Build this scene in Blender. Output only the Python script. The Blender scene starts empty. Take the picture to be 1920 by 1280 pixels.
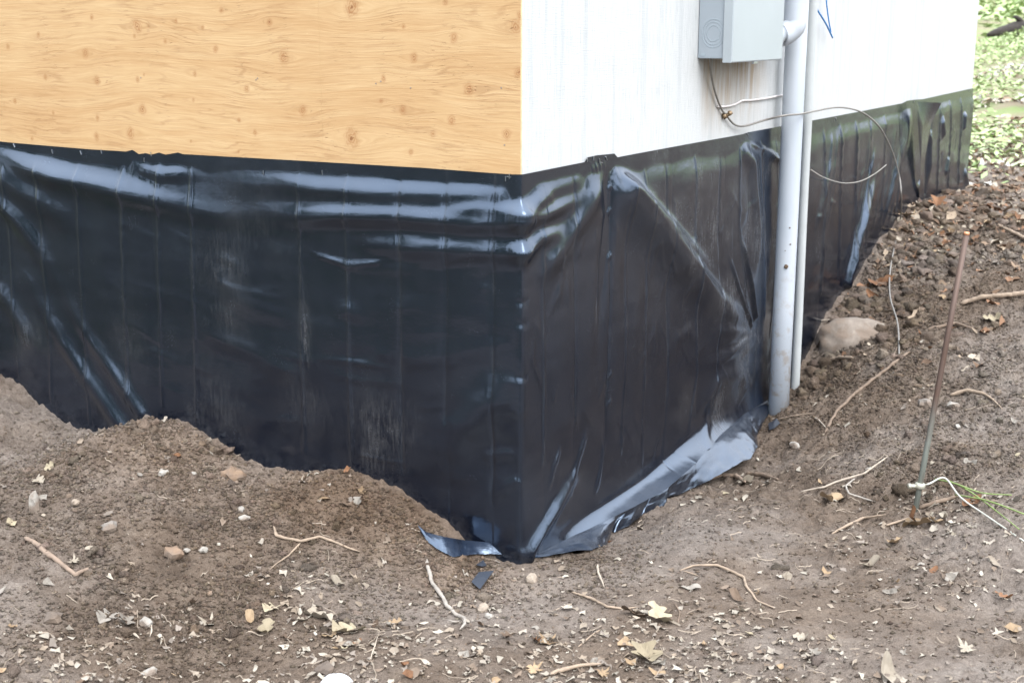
import bpy, math, random
import numpy as np
from mathutils import Vector, Matrix

# ------------------------------------------------------------------ camera, sky, sun, exposure
sc = bpy.context.scene
PITCH = math.radians(13.3); FPX = 2500.0; CAMZ = 1.5
cam_d = bpy.data.cameras.new('camera'); cam = bpy.data.objects.new('camera', cam_d)
sc.collection.objects.link(cam); sc.camera = cam
cam.location = (0, 0, CAMZ); cam.rotation_euler = (math.radians(90) - PITCH, 0, 0)
cam_d.sensor_width = 36.0; cam_d.lens = FPX / 1920 * 36.0
cam_d.clip_start = 0.05; cam_d.clip_end = 400
cam_d.dof.use_dof = True; cam_d.dof.focus_distance = 3.7; cam_d.dof.aperture_fstop = 6.3

SUN_EL, SUN_AZ = math.radians(52), math.radians(150)      # azimuth measured from +Y clockwise
wd = bpy.data.worlds.new('World'); sc.world = wd; wd.use_nodes = True
wn = wd.node_tree.nodes; wl = wd.node_tree.links
sky = wn.new('ShaderNodeTexSky'); sky.sky_type = 'NISHITA'; sky.sun_disc = False
sky.sun_elevation = SUN_EL; sky.sun_rotation = SUN_AZ
sky.air_density = 1.0; sky.dust_density = 3.0; sky.ozone_density = 1.0
hs = wn.new('ShaderNodeHueSaturation'); hs.inputs['Saturation'].default_value = 0.42
bg = wn['Background']; bg.inputs['Strength'].default_value = 0.15
cloud = wn.new('ShaderNodeMix'); cloud.data_type = 'RGBA'; cloud.inputs[0].default_value = .8      # even cloud cover over the clear sky
tcw = wn.new('ShaderNodeTexCoord'); spw = wn.new('ShaderNodeSeparateXYZ'); wl.new(tcw.outputs['Generated'], spw.inputs[0])
mrw = wn.new('ShaderNodeMapRange'); wl.new(spw.outputs[2], mrw.inputs['Value'])      # standard overcast sky: zenith three times the horizon
for k_, v_ in (('From Min', 0.), ('From Max', 1.), ('To Min', .36), ('To Max', 1.08)): mrw.inputs[k_].default_value = v_
vmw = wn.new('ShaderNodeVectorMath'); vmw.operation = 'SCALE'; vmw.inputs[0].default_value = (12.4, 13.0, 13.9); wl.new(mrw.outputs[0], vmw.inputs['Scale'])
wl.new(vmw.outputs[0], cloud.inputs[7])
wl.new(sky.outputs[0], hs.inputs['Color']); wl.new(hs.outputs[0], cloud.inputs[6]); wl.new(cloud.outputs[2], bg.inputs['Color'])

sun_d = bpy.data.lights.new('sun', 'SUN'); sun = bpy.data.objects.new('sun', sun_d)
sc.collection.objects.link(sun)
sun_d.energy = 0.9; sun_d.angle = math.radians(40); sun_d.color = (1.0, 0.96, 0.9)
sdir = Vector((math.sin(SUN_AZ) * math.cos(SUN_EL), math.cos(SUN_AZ) * math.cos(SUN_EL), math.sin(SUN_EL)))
sun.rotation_euler = sdir.to_track_quat('Z', 'Y').to_euler()

sc.view_settings.view_transform = 'Standard'; sc.view_settings.look = 'None'
sc.view_settings.gamma = 1.0; sc.view_settings.use_curve_mapping = False
sc.view_settings.exposure = 1.42

# ------------------------------------------------------------------ helpers
rng = np.random.default_rng(7); random.seed(7)
COL = sc.collection

def lin(r, g, b):
    f = lambda c: (c/255/12.92) if c/255 <= 0.04045 else ((c/255 + 0.055)/1.055)**2.4
    return (f(r), f(g), f(b), 1)

def tag(o, label=None, cat=None, group=None, kind=None):
    if label: o['label'] = label
    if cat: o['category'] = cat
    if group: o['group'] = group
    if kind: o['kind'] = kind
    return o

def empty(name, loc=(0, 0, 0)):
    o = bpy.data.objects.new(name, None); COL.objects.link(o); o.location = loc
    o.empty_display_size = 0.05
    return o

def mk_mesh(name, verts, faces, mat=None, smooth=False):
    me = bpy.data.meshes.new(name)
    verts = np.asarray(verts, dtype=np.float32)
    if isinstance(faces, np.ndarray):
        n, k = faces.shape
        me.vertices.add(len(verts)); me.vertices.foreach_set('co', verts.ravel())
        me.loops.add(n*k); me.loops.foreach_set('vertex_index', faces.astype(np.int32).ravel())
        me.polygons.add(n); me.polygons.foreach_set('loop_start', np.arange(0, n*k, k, dtype=np.int32))
        me.update(calc_edges=True)
    else:
        me.from_pydata([tuple(map(float, v)) for v in verts], [], faces)
    if smooth:
        me.polygons.foreach_set('use_smooth', np.ones(len(me.polygons), dtype=bool))
    if mat: me.materials.append(mat)
    me.validate(); me.update()
    return me

def add(name, me, parent=None, loc=(0, 0, 0)):
    o = bpy.data.objects.new(name, me); COL.objects.link(o)
    if parent is not None:
        o.parent = parent
        o.matrix_parent_inverse = Matrix.Translation(parent.location).inverted()
    o.location = loc
    return o

def grid_faces(nr, nc):
    i = np.arange(nr-1)[:, None]*nc + np.arange(nc-1)[None, :]
    return np.stack([i, i+1, i+nc+1, i+nc], -1).reshape(-1, 4)

def set_attr(me, name, vals):
    a = me.attributes.new(name, 'FLOAT', 'POINT'); a.data.foreach_set('value', np.asarray(vals, dtype=np.float32).ravel())

def set_vec(me, name, vals):
    a = me.attributes.new(name, 'FLOAT_VECTOR', 'POINT'); a.data.foreach_set('vector', np.asarray(vals, dtype=np.float32).ravel())

def set_col(me, name, vals):
    a = me.attributes.new(name, 'FLOAT_COLOR', 'POINT'); a.data.foreach_set('color', np.asarray(vals, dtype=np.float32).ravel())

_perm = np.random.default_rng(3).permutation(256); _perm = np.concatenate([_perm, _perm])
_ang = np.random.default_rng(4).uniform(0, 2*np.pi, 256); _gx, _gy = np.cos(_ang), np.sin(_ang)
def perlin(x, y):
    x = np.asarray(x, float); y = np.asarray(y, float)
    xi = np.floor(x).astype(int); yi = np.floor(y).astype(int)
    fx = x-xi; fy = y-yi; xi &= 255; yi &= 255
    u = fx*fx*fx*(fx*(fx*6-15)+10); v = fy*fy*fy*(fy*(fy*6-15)+10)
    def g(ix, iy, dx, dy):
        h = _perm[_perm[ix & 255] + (iy & 255)]
        return _gx[h]*dx + _gy[h]*dy
    a = g(xi, yi, fx, fy); b = g(xi+1, yi, fx-1, fy); c = g(xi, yi+1, fx, fy-1); d = g(xi+1, yi+1, fx-1, fy-1)
    return (a*(1-u)+b*u)*(1-v) + (c*(1-u)+d*u)*v

def sstep(a, b, x):
    t = np.clip((np.asarray(x, float)-a)/(b-a), 0, 1); return t*t*(3-2*t)

# camera model in plain numbers: a pixel of the 1920x1280 photograph gives a direction
cs, sn = math.cos(PITCH), math.sin(PITCH)
def ray(x, y):
    a = (x-960)/FPX; b = -(y-640)/FPX
    return np.array((a, cs+b*sn, -sn+b*cs))
C = np.array((0.021, 3.3)); LD = np.array((-.8660254, .5)); RD = np.array((.5, .8660254))
NL = np.array((-.5, -.8660254)); NR = np.array((.8660254, -.5))
def wallpt(x, y, off=0.0):
    """pixel -> (u, z) on the plywood (u<0) or siding (u>0) wall"""
    d = ray(x, y); left = x < 976
    n, D = (NL, LD) if left else (NR, RD)
    c = C + n*off
    t = (c@n)/(d[:2]@n); P = t*d
    u = (P[:2]-c)@D
    return (-u if left else u), P[2]+CAMZ
def uvw(u, z, d):
    """wall coordinates -> world; corner normals blended"""
    u = np.asarray(u, float); z = np.asarray(z, float); d = np.asarray(d, float)
    w = sstep(-.02, .02, u)[..., None]
    n = NL*(1-w) + NR*w; n = n/np.linalg.norm(n, axis=-1, keepdims=True)
    base = C + np.where(u[..., None] < 0, -u[..., None]*LD, u[..., None]*RD)
    xy = base + n*d[..., None]
    return np.concatenate([xy, np.broadcast_to(z, u.shape)[..., None]], -1)
def planept(x, y, z):
    d = ray(x, y); t = (z-CAMZ)/d[2]; return np.array((t*d[0], t*d[1], z))

# ------------------------------------------------------------------ node helper
class NT:
    def __init__(s, name):
        s.m = bpy.data.materials.new(name); s.m.use_nodes = True
        s.n = s.m.node_tree.nodes; s.l = s.m.node_tree.links
        s.b = s.n['Principled BSDF']
    def set(s, k, v):
        i = s.b.inputs[k]
        if hasattr(v, 'is_linked'): s.l.new(v, i)
        else: i.default_value = v
    def node(s, t, ins=None, **kw):
        n = s.n.new(t)
        for k, v in kw.items(): setattr(n, k, v)
        for k, v in (ins or {}).items():
            if hasattr(v, 'is_linked'): s.l.new(v, n.inputs[k])
            else: n.inputs[k].default_value = v
        return n
    def coord(s): return s.node('ShaderNodeTexCoord').outputs['Object']
    def attr(s, name, out='Fac'): return s.node('ShaderNodeAttribute', attribute_name=name).outputs[out]
    def mapv(s, v, scale=(1, 1, 1), rot=(0, 0, 0), loc=(0, 0, 0)):
        return s.node('ShaderNodeMapping', {'Vector': v, 'Scale': scale, 'Rotation': rot, 'Location': loc}).outputs[0]
    def noise(s, v, scale, detail=4, rough=.55, dist=0, out='Fac'):
        return s.node('ShaderNodeTexNoise', {'Vector': v, 'Scale': scale, 'Detail': detail, 'Roughness': rough, 'Distortion': dist}).outputs[out]
    def vor(s, v, scale, feature='F1', out='Distance', rnd=1.0):
        return s.node('ShaderNodeTexVoronoi', {'Vector': v, 'Scale': scale, 'Randomness': rnd}, feature=feature).outputs[out]
    def ramp(s, fac, stops, interp='LINEAR'):
        n = s.node('ShaderNodeValToRGB', {'Fac': fac}); r = n.color_ramp; r.interpolation = interp
        while len(r.elements) < len(stops): r.elements.new(.5)
        for e, (p, c) in zip(r.elements, stops): e.position = p; e.color = c if len(c) == 4 else (*c, 1)
        return n.outputs[0]
    def rng(s, v, a, b, c=0., d=1.):
        return s.node('ShaderNodeMapRange', {'Value': v, 'From Min': a, 'From Max': b, 'To Min': c, 'To Max': d}).outputs[0]
    def math(s, op, a, b=0.):
        n = s.n.new('ShaderNodeMath'); n.operation = op
        for i, v in enumerate((a, b)):
            if hasattr(v, 'is_linked'): s.l.new(v, n.inputs[i])
            else: n.inputs[i].default_value = v
        return n.outputs[0]
    def mix(s, f, a, b, blend='MIX'):
        n = s.n.new('ShaderNodeMix'); n.data_type = 'RGBA'; n.blend_type = blend
        for k, v in ((0, f), (6, a), (7, b)):
            if hasattr(v, 'is_linked'): s.l.new(v, n.inputs[k])
            else: n.inputs[k].default_value = v
        return n.outputs[2]
    def bump(s, h, strength, dist, normal=None):
        ins = {'Height': h, 'Strength': strength, 'Distance': dist}
        if normal is not None: ins['Normal'] = normal
        return s.node('ShaderNodeBump', ins).outputs[0]

def simple(name, col, rough=.6, metal=0., var=.12, scale=30, bump=0.):
    t = NT(name); co = t.coord()
    n = t.noise(co, scale, 5)
    c = t.mix(t.rng(n, .3, .7, 0, 1), tuple(x*(1-var) for x in col[:3])+(1,), tuple(min(1, x*(1+var)) for x in col[:3])+(1,))
    t.set('Base Color', c); t.set('Roughness', rough); t.set('Metallic', metal)
    if bump: t.set('Normal', t.bump(t.noise(co, scale*4, 4), .6, bump))
    return t.m

# ------------------------------------------------------------------ terrain height
LCON = [(-40, 690), (0, 690), (30, 700), (45, 745), (100, 760), (180, 808), (240, 800), (300, 780), (350, 792), (420, 840), (470, 852), (560, 880),
        (650, 885), (700, 895), (760, 920), (800, 950), (850, 990), (910, 1022), (955, 1040)]
RCON = [(1500, 680), (1540, 600), (1600, 520), (1640, 460), (1690, 400), (1750, 365), (1815, 352)]
def farH(x, y):
    r = sstep(3.6, 8.0, y + .25*np.clip(x-1, 0, 3))
    h = .15 + .43*r*sstep(-1.0, .6, x - .45*(y-3.3)) + .060*np.clip(y-8, 0, 40)
    return h + .02*np.clip(x-4, 0, 30)
ctrl = []
for q in LCON:
    u, z = wallpt(*q)
    for off in (.0, -.12): ctrl.append((*uvw(u, z, off)[:2], z))
    ctrl.append((*uvw(u, z, .14)[:2], z + .0))
for q in RCON:
    u, z = wallpt(*q)
    for off in (0, -.15): ctrl.append((*uvw(u, z, off)[:2], z))
for u, z in ((.0, .10), (.3, .06), (.7, .03), (1.1, .02), (1.5, .03), (1.9, .055)):
    ctrl.append((*uvw(u, z, 0.)[:2], z)); ctrl.append((*uvw(u, z, -.15)[:2], z))
for x, y, z in [(-150, 1280, .17), (150, 1280, .15), (500, 1280, .13), (960, 1280, .14), (1400, 1280, .15), (1920, 1280, .17), (2150, 1280, .18),
                (-100, 1000, .27), (0, 1000, .25), (300, 960, .25), (300, 1100, .17), (100, 1130, .19), (500, 950, .22), (600, 1080, .15), (690, 980, .20), (750, 1040, .155),
                (880, 1120, .095), (760, 1120, .12), (1000, 1090, .11), (1000, 1170, .12), (1120, 1080, .11), (1240, 960, .075), (1240, 1060, .135), (700, 1190, .125),
                (1300, 925, .03), (1400, 870, .02), (1350, 900, -.03), (1385, 905, .0), (1400, 960, .10), (1500, 900, .10), (1600, 900, .13), (1400, 1100, .14), (1722, 955, .14), (1720, 1100, .14), (1920, 1000, .17), (1920, 1130, .15),
                (1480, 800, .07), (1560, 760, .15), (1520, 700, .13), (1600, 680, .22), (1650, 600, .30), (1700, 760, .20), (1800, 800, .22), (1700, 500, .44), (1760, 440, .52),
                (1920, 850, .22), (1920, 700, .31), (1920, 550, .43), (1920, 430, .55), (2100, 700, .33), (2100, 900, .22), (1620, 800, .15), (1800, 640, .31), (1830, 520, .45)]:
    ctrl.append(planept(x, y, z))
ctrl = np.array(ctrl, float)
SIG = .34
_res = ctrl[:, 2] - farH(ctrl[:, 0], ctrl[:, 1])
_K = np.exp(-((ctrl[:, None, :2]-ctrl[None, :, :2])**2).sum(-1)/(2*SIG**2))
_w = np.linalg.solve(_K + .012*np.eye(len(ctrl)), _res)
def baseH(x, y):
    x = np.asarray(x, float); y = np.asarray(y, float); sh = x.shape
    x = x.ravel(); y = y.ravel(); h = farH(x, y)
    near = (x > -4) & (x < 5) & (y > 1) & (y < 10)
    xn, yn = x[near], y[near]; acc = np.zeros(len(xn))
    for (cx, cy, _), w in zip(ctrl, _w):
        acc += w*np.exp(-((xn-cx)**2+(yn-cy)**2)/(2*SIG**2))
    h[near] += acc
    return h.reshape(sh)
def mound_tint(x, y):
    d = np.zeros(np.shape(x))
    for px, py, z, r in ((330, 850, .3, .3), (600, 920, .24, .28), (760, 990, .19, .2), (850, 1060, .14, .14), (700, 960, .22, .22)):
        c = planept(px, py, z); d = np.maximum(d, np.exp(-((x-c[0])**2+(y-c[1])**2)/(r*r)))
    return d
SMOOTH = [(planept(1150, 1150, .13)[:2], .42), (planept(1350, 1020, .12)[:2], .30), (planept(600, 1090, .14)[:2], .24), (planept(1600, 1180, .14)[:2], .3),
          (planept(780, 1180, .12)[:2], .25), (planept(60, 1180, .18)[:2], .18)]
def rough_mask(x, y):
    s = np.ones_like(x)
    for (c, r) in SMOOTH: s *= 1 - .8*np.exp(-((x-c[0])**2+(y-c[1])**2)/(r*r))
    return s
def H(x, y):
    x = np.asarray(x, float); y = np.asarray(y, float)
    h = baseH(x, y); r = rough_mask(x, y)
    d = np.exp(-np.clip(np.hypot(x, y-3)-4, 0, 99)/6)
    n1 = perlin(x*2.3+5, y*2.3+9); n2 = perlin(x*6.1+31, y*6.1+2); n3 = perlin(x*15.7+1, y*15.7+77)
    n4 = perlin(x*37+11, y*37+8); n5 = perlin(x*81+40, y*81+3)
    lump = np.abs(perlin(x*24+7, y*24+19)); lump2 = np.abs(perlin(x*52+17, y*52+29))
    h = h + .022*n1 + .020*n2*(.35+.65*r) + d*r*(.017*n3 + .011*n4 + .0055*n5 + .014*(lump-.2) + .010*(lump2-.2)) + .0022*d*n4
    return h
def hit(x, y, far=40.):
    """pixel -> point on the ground"""
    d = ray(x, y)
    t = np.concatenate([np.arange(1.5, 9, .01), np.arange(9, far, .05)])
    P = t[:, None]*d; z = P[:, 2]+CAMZ; b = z < H(P[:, 0], P[:, 1])
    i = int(np.argmax(b)) if b.any() else len(t)-1
    return np.array((P[i, 0], P[i, 1], float(H(P[i:i+1, 0], P[i:i+1, 1])[0])))
def gnormal(x, y, e=.02):
    hx = float(H(np.array([x+e]), np.array([y]))[0]-H(np.array([x-e]), np.array([y]))[0])/(2*e)
    hy = float(H(np.array([x]), np.array([y+e]))[0]-H(np.array([x]), np.array([y-e]))[0])/(2*e)
    return Vector((-hx, -hy, 1)).normalized()

# ------------------------------------------------------------------ ground
def axis(lo, hi, step, outlo, outhi, g=1.045):
    a = list(np.arange(lo, hi, step)); s = step; v = a[-1]
    while v < outhi: s *= g; v += s; a.append(v)
    s = step; v = a[0]; b = []
    while v > outlo: s *= g; v -= s; b.append(v)
    return np.array(b[::-1]+a)
gx = axis(-1.75, 2.6, .0075, -60, 70); gy = axis(2.2, 5.6, .0075, -50, 90)
GX, GY = np.meshgrid(gx, gy)
GZ = H(GX, GY)
def soil_mat(name, var=False):
    t = NT(name); co = t.coord()
    big = t.noise(co, 1.6, 5, .6); mid = t.noise(co, 9, 6, .65); fine = t.noise(co, 70, 6, .7); grit = t.noise(co, 260, 3, .6)
    dry = t.ramp(mid, [(.28, lin(124, 113, 104)), (.5, lin(143, 132, 123)), (.72, lin(160, 150, 141))])
    wet = t.ramp(mid, [(.3, lin(104, 90, 78)), (.55, lin(125, 110, 97)), (.75, lin(142, 128, 114))])
    c = t.mix(t.rng(big, .42, .6), wet, dry)
    c = t.mix(t.math('MULTIPLY', t.rng(fine, .42, .66, 0, .75), t.rng(t.attr('rgh'), 0., 1., .4, 1.)) if not var else .25, c, t.mix(1., c, (.5, .47, .45, 1), 'MULTIPLY'))
    sp = t.vor(co, 150); pick = t.noise(co, 47, 2)
    c = t.mix(t.math('MULTIPLY', t.rng(sp, .30, .12), t.rng(pick, .58, .66)), c, lin(168, 156, 142))
    c = t.mix(t.math('MULTIPLY', t.rng(sp, .22, .1), t.rng(pick, .40, .34)), c, lin(140, 110, 86))
    if var: c = t.mix(1., c, t.attr('var', 'Color'), 'MULTIPLY')
    c = t.mix(t.math('MULTIPLY', t.attr('mnd'), .7), c, t.mix(1., c, (1.0, .86, .72, 1), 'MULTIPLY'))
    far = t.attr('lawn')
    c = t.mix(far, c, t.mix(t.attr('hill'), t.mix(t.rng(t.noise(co, 1.3, 5), .4, .62), lin(76, 66, 57), lin(68, 74, 50)), t.mix(t.rng(t.noise(co, 2.3, 5), .4, .6), lin(140, 128, 108), lin(128, 144, 92))))  # off the hill: dark unseen ground, toned to darken the sheet's reflection
    t.set('Base Color', c); t.set('Roughness', t.rng(mid, .3, .7, .75, .95)); t.set('Specular IOR Level', .25)
    hgt = t.math('ADD', t.math('MULTIPLY', fine, 1.), t.math('MULTIPLY', grit, .45))
    t.set('Normal', t.bump(hgt, 1., .022)); return t.m
MS = soil_mat('soil'); MSV = soil_mat('crumb_soil', True)
g_me = mk_mesh('ground', np.stack([GX, GY, GZ], -1).reshape(-1, 3), grid_faces(len(gy), len(gx)), MS, True)
lawn = sstep(8.5, 11, GY + .8*perlin(GX*.7, GY*.7)) * (1-.85*np.exp(-((GY-25-.3*GX)/1.9)**2)*1.0)
lawn = np.maximum(lawn, sstep(5.5, 8.5, np.abs(GX) + .6*perlin(GX*.5+4, GY*.5)))
lawn = np.maximum(lawn, sstep(1.95, 1.2, GY + .3*perlin(GX*.9+4, GY*.9))); lawn = np.maximum(lawn, sstep(-1.95, -2.6, GX + .2*perlin(GX*.9+4, GY*.9)))  # near turf out of view, added so the sheet reflects dark ground
set_attr(g_me, 'lawn', lawn); set_attr(g_me, 'hill', sstep(7.5, 9., GY)); set_attr(g_me, 'rgh', rough_mask(GX, GY)); set_attr(g_me, 'mnd', mound_tint(GX, GY))
tag(add('ground', g_me), 'bare brown dug soil rising to a leafy lawn behind', None, None, 'structure')

# ------------------------------------------------------------------ house
WT = 3.1
house = tag(empty('house', (C[0], C[1], .1)), 'house corner with plywood sheathing on one side and white painted siding on the other', 'house')
def wall_solid(name, u0, u1, z0, z1, d0, d1, mat, parent, nu=2, nz=2, attrs=None, ufun=None):
    """a board standing on the wall line, gridded front face, thickness d0..d1 (outward)"""
    us = np.linspace(u0, u1, nu); zs = np.linspace(z0, z1, nz)
    U, Z = np.meshgrid(us, zs)
    side = LD*-1 if u1 <= 1e-6 else RD
    n = NL if u1 <= 1e-6 else NR
    def P(U, Z, d): return np.concatenate([C + U[..., None]*side + n*d, Z[..., None]], -1)
    F = P(U, Z, d1).reshape(-1, 3); B = P(np.array([u0, u1, u1, u0]), np.array([z0, z0, z1, z1]), d0)
    faces = [tuple(map(int, f)) for f in grid_faces(nz, nu)]
    k = len(F); c0, c1, c2, c3 = 0, nu-1, nu*nz-1, nu*(nz-1)
    bot = list(range(0, nu)); top = list(range(nu*(nz-1), nu*nz)); lft = list(range(0, nu*nz, nu)); rgt = list(range(nu-1, nu*nz, nu))
    faces += [tuple([k, k+3, k+2, k+1]), tuple(bot[::-1]+[k, k+1]), tuple(top+[k+2, k+3]), tuple(lft+[k+3, k]), tuple(rgt[::-1]+[k+1, k+2])]
    me = mk_mesh(name, np.concatenate([F, B]), faces, mat)
    if attrs:
        for nm, fn in attrs.items():
            v = np.concatenate([fn(U, Z).reshape(-1), np.zeros(4)]); set_attr(me, nm, v)
    uvv = np.concatenate([np.stack([U, Z, U*0], -1).reshape(-1, 3), np.zeros((4, 3))]); set_vec(me, 'wuv', uvv)
    return add(name, me, parent)

# plywood: knots at their places, grain flowing round them
KN = [(258, 50, 11), (252, 68, 4), (160, 100, 8), (182, 152, 8), (172, 33, 5), (267, 205, 9), (245, 250, 10), (181, 256, 7), (28, 190, 5), (100, 212, 4), (183, 222, 5),
      (258, 149, 5), (270, 140, 3), (404, 92, 6), (505, 42, 6), (533, 108, 10), (568, 207, 8), (660, 14, 14), (660, 259, 14), (851, 71, 7), (776, 108, 7), (719, 147, 5), (755, 206, 7),
      (879, 168, 9), (846, 225, 7), (812, 252, 5), (950, 252, 8), (975, 30, 6), (968, 50, 10), (972, 136, 8), (462, 166, 6), (362, 188, 4), (478, 249, 5), (448, 225, 4), (15, 88, 5), (72, 66, 5),
      (415, 20, 5), (330, 40, 4), (380, 52, 4), (310, 78, 5), (85, 145, 5), (365, 138, 5), (757, 50, 4), (835, 5, 5), (715, 190, 4), (770, 285, 5), (447, 285, 3), (358, 265, 3), (60, 260, 4)]
KNW = [(*wallpt(x, y), r*3.5/FPX) for x, y, r in KN]
def knot_d(U, Z):
    d = np.full(U.shape, 9.)
    for ku, kz, r in KNW:
        d = np.minimum(d, np.hypot((U-ku), (Z-kz)*.85)/r)
    return d
def grain_v(U, Z):
    gz = Z.copy()
    for ku, kz, r in KNW:
        dx, dz = U-ku, Z-kz; R = r*2.2
        gz = gz - np.tanh(dz/(.6*r))*r*.9*np.exp(-(dx/(2.2*R))**2-(dz/(1.6*R))**2)
    return gz + .030*perlin(U*1.7+8, Z*3.3) + .010*perlin(U*3.1, Z*5.2) + .004*perlin(U*9+3, Z*14)
def plywood_mat():
    t = NT('plywood'); gv = t.attr('gv'); uv = t.attr('wuv', 'Vector'); kd = t.math('ADD', t.attr('kd'), t.rng(t.noise(uv, 60, 3), .3, .7, -.28, .28))
    sx = t.node('ShaderNodeSeparateXYZ', {'Vector': uv}).outputs
    v = t.node('ShaderNodeCombineXYZ', {'X': t.math('MULTIPLY', sx[0], .9), 'Y': t.math('MULTIPLY', gv, 9.), 'Z': 3.1}).outputs[0]
    broad = t.noise(v, 2.0, 4, .5, .4)
    v2 = t.node('ShaderNodeCombineXYZ', {'X': t.math('MULTIPLY', sx[0], 9.), 'Y': t.math('MULTIPLY', gv, 260.), 'Z': 1.}).outputs[0]
    fine = t.noise(v2, 1.0, 5, .6)
    v3 = t.node('ShaderNodeCombineXYZ', {'X': t.math('MULTIPLY', sx[0], 38.), 'Y': t.math('MULTIPLY', gv, 420.), 'Z': 5.}).outputs[0]
    chk = t.noise(v3, 1.0, 3, .6); patch = t.noise(uv, 7, 3)
    wave = t.node('ShaderNodeTexWave', {'Vector': t.node('ShaderNodeCombineXYZ', {'X': 0., 'Y': t.math('ADD', gv, t.math('MULTIPLY', broad, .16)), 'Z': 0.}).outputs[0], 'Scale': 16., 'Distortion': 0., 'Detail': 0.},
                  bands_direction='Y', wave_profile='SIN').outputs['Fac']
    c = t.ramp(broad, [(.2, lin(184, 150, 108)), (.42, lin(195, 163, 121)), (.58, lin(201, 172, 131)), (.8, lin(190, 158, 116))])
    c = t.mix(t.math('MULTIPLY', t.rng(wave, .76, 1., 0, .38), t.rng(patch, .35, .62)), c, lin(150, 112, 76))
    c = t.mix(t.rng(t.noise(uv, 2.6, 4), .35, .65, 0, .14), c, lin(166, 124, 82)); c = t.mix(t.rng(fine, .3, .7, .6, 0), c, t.mix(1., c, (.72, .62, .5, 1), 'MULTIPLY'))
    check = t.math('MULTIPLY', t.rng(chk, .60, .70), t.rng(patch, .45, .6))
    c = t.mix(t.math('MULTIPLY', check, .62), c, lin(136, 94, 58))
    lite = t.math('MULTIPLY', t.rng(chk, .34, .26), t.rng(patch, .6, .4))
    c = t.mix(t.math('MULTIPLY', lite, .7), c, lin(212, 188, 150))
    rings = t.math('SINE', t.math('MULTIPLY', kd, 15.))
    kn = t.rng(kd, 1.5, .4)
    c = t.mix(t.math('MULTIPLY', kn, t.rng(rings, -1, 1, .3, .85)), c, lin(152, 106, 66))
    c = t.mix(t.rng(kd, .26, .10, 0, .6), c, lin(112, 72, 44))
    t.set('Base Color', c); t.set('Roughness', .62); t.set('Specular IOR Level', .3)
    hgt = t.math('ADD', t.math('MULTIPLY', fine, .5), t.math('MULTIPLY', check, -1.2))
    t.set('Normal', t.bump(hgt, .55, .002)); return t.m
MPLY = plywood_mat()
US = wallpt(603, 200)[0]
pa = {'gv': grain_v, 'kd': knot_d}
wall_solid('plywood_panel', US+.00015, -.0005, 1.06, 1.80, -.012, 0, MPLY, house, 140, 160, pa)
wall_solid('plywood_panel', US-1.5, US-.00015, 1.06, 1.80, -.012, 0, MPLY, house, 330, 160, pa)
wall_solid('plywood_panel', US-1.5, -.0005, 1.803, WT, -.012, 0, MPLY, house, 60, 40, pa)
wall_solid('plywood_panel', -3.9, US-1.503, 1.06, WT, -.012, 0, MPLY, house, 60, 40, pa)

def stain(U, Z):
    s = sstep(1.14, 1.2, U)*sstep(1.85, 1.6, U)*sstep(1.1, 1.40, Z)*(Z < 1.42)
    return s
def siding_mat():
    t = NT('siding_paint'); uv = t.attr('wuv', 'Vector'); st = t.attr('stain')
    gr = t.noise(t.mapv(uv, (160, 14, 1)), 1., 5, .65); gh = t.noise(t.mapv(uv, (18, 330, 1)), 1., 4, .6)
    ver = t.noise(t.mapv(uv, (22, .9, 1)), 1., 5, .6)
    c = t.ramp(gr, [(.22, lin(150, 153, 154)), (.4, lin(178, 181, 182)), (.6, lin(187, 189, 190))])
    c = t.mix(t.rng(gh, .38, .26, 0, .35), c, lin(146, 149, 149))
    c = t.mix(t.rng(ver, .46, .36, 0, .5), c, lin(162, 167, 170))
    mot = t.noise(t.mapv(uv, (30, 3.0, 1)), 1., 5, .6)
    c = t.mix(t.math('MULTIPLY', st, t.rng(mot, .34, .60)), c, lin(150, 130, 104))
    nick = t.noise(t.mapv(uv, (120, 28, 1)), 1., 2)
    c = t.mix(t.rng(nick, .79, .82), c, lin(120, 110, 100))
    t.set('Base Color', c); t.set('Roughness', .7)
    t.set('Normal', t.bump(t.math('ADD', gr, t.math('MULTIPLY', gh, .8)), .5, .0016)); return t.m
MSID = siding_mat()
LEN = 5.335
wall_solid('corner_edge', .0002, .0052, 1.06, WT, -.012, .0012, simple('ply_edge', lin(196, 178, 142), .7, 0, .2, 40), house)
wall_solid('siding_panel', .0056, LEN, 1.06, WT, -.012, 0, MSID, house, 300, 110, {'stain': stain})
wall_solid('foundation_wall', -3.9, -.013, -.4, 1.058, -.15, -.002, simple('block', lin(120, 118, 114), .9), house)
wall_solid('foundation_wall', .0, LEN, -.4, 1.058, -.15, -.002, simple('block_b', lin(120, 118, 114), .9), house)
# back of the house: far end wall and lid
e0 = C + RD*LEN; e1 = e0 + LD*3.9; l1 = C + LD*3.9
q = lambda a, z: (a[0], a[1], z)
i0 = C+RD*.02+LD*.02
vv = [q(e0+NR*-.013-RD*.001, -.3), q(e1, -.3), q(e1, WT), q(e0+NR*-.013-RD*.001, WT), q(l1-NL*.013*-1, -.3), q(l1+NL*-.013, WT), q(C+NL*-.013+NR*-.013, WT)]
add('back_wall', mk_mesh('back_wall', vv, [(0, 1, 2, 3), (1, 4, 5, 2), (3, 2, 5, 6)], simple('end_paint', lin(232, 234, 236), .7)), house)
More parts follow.
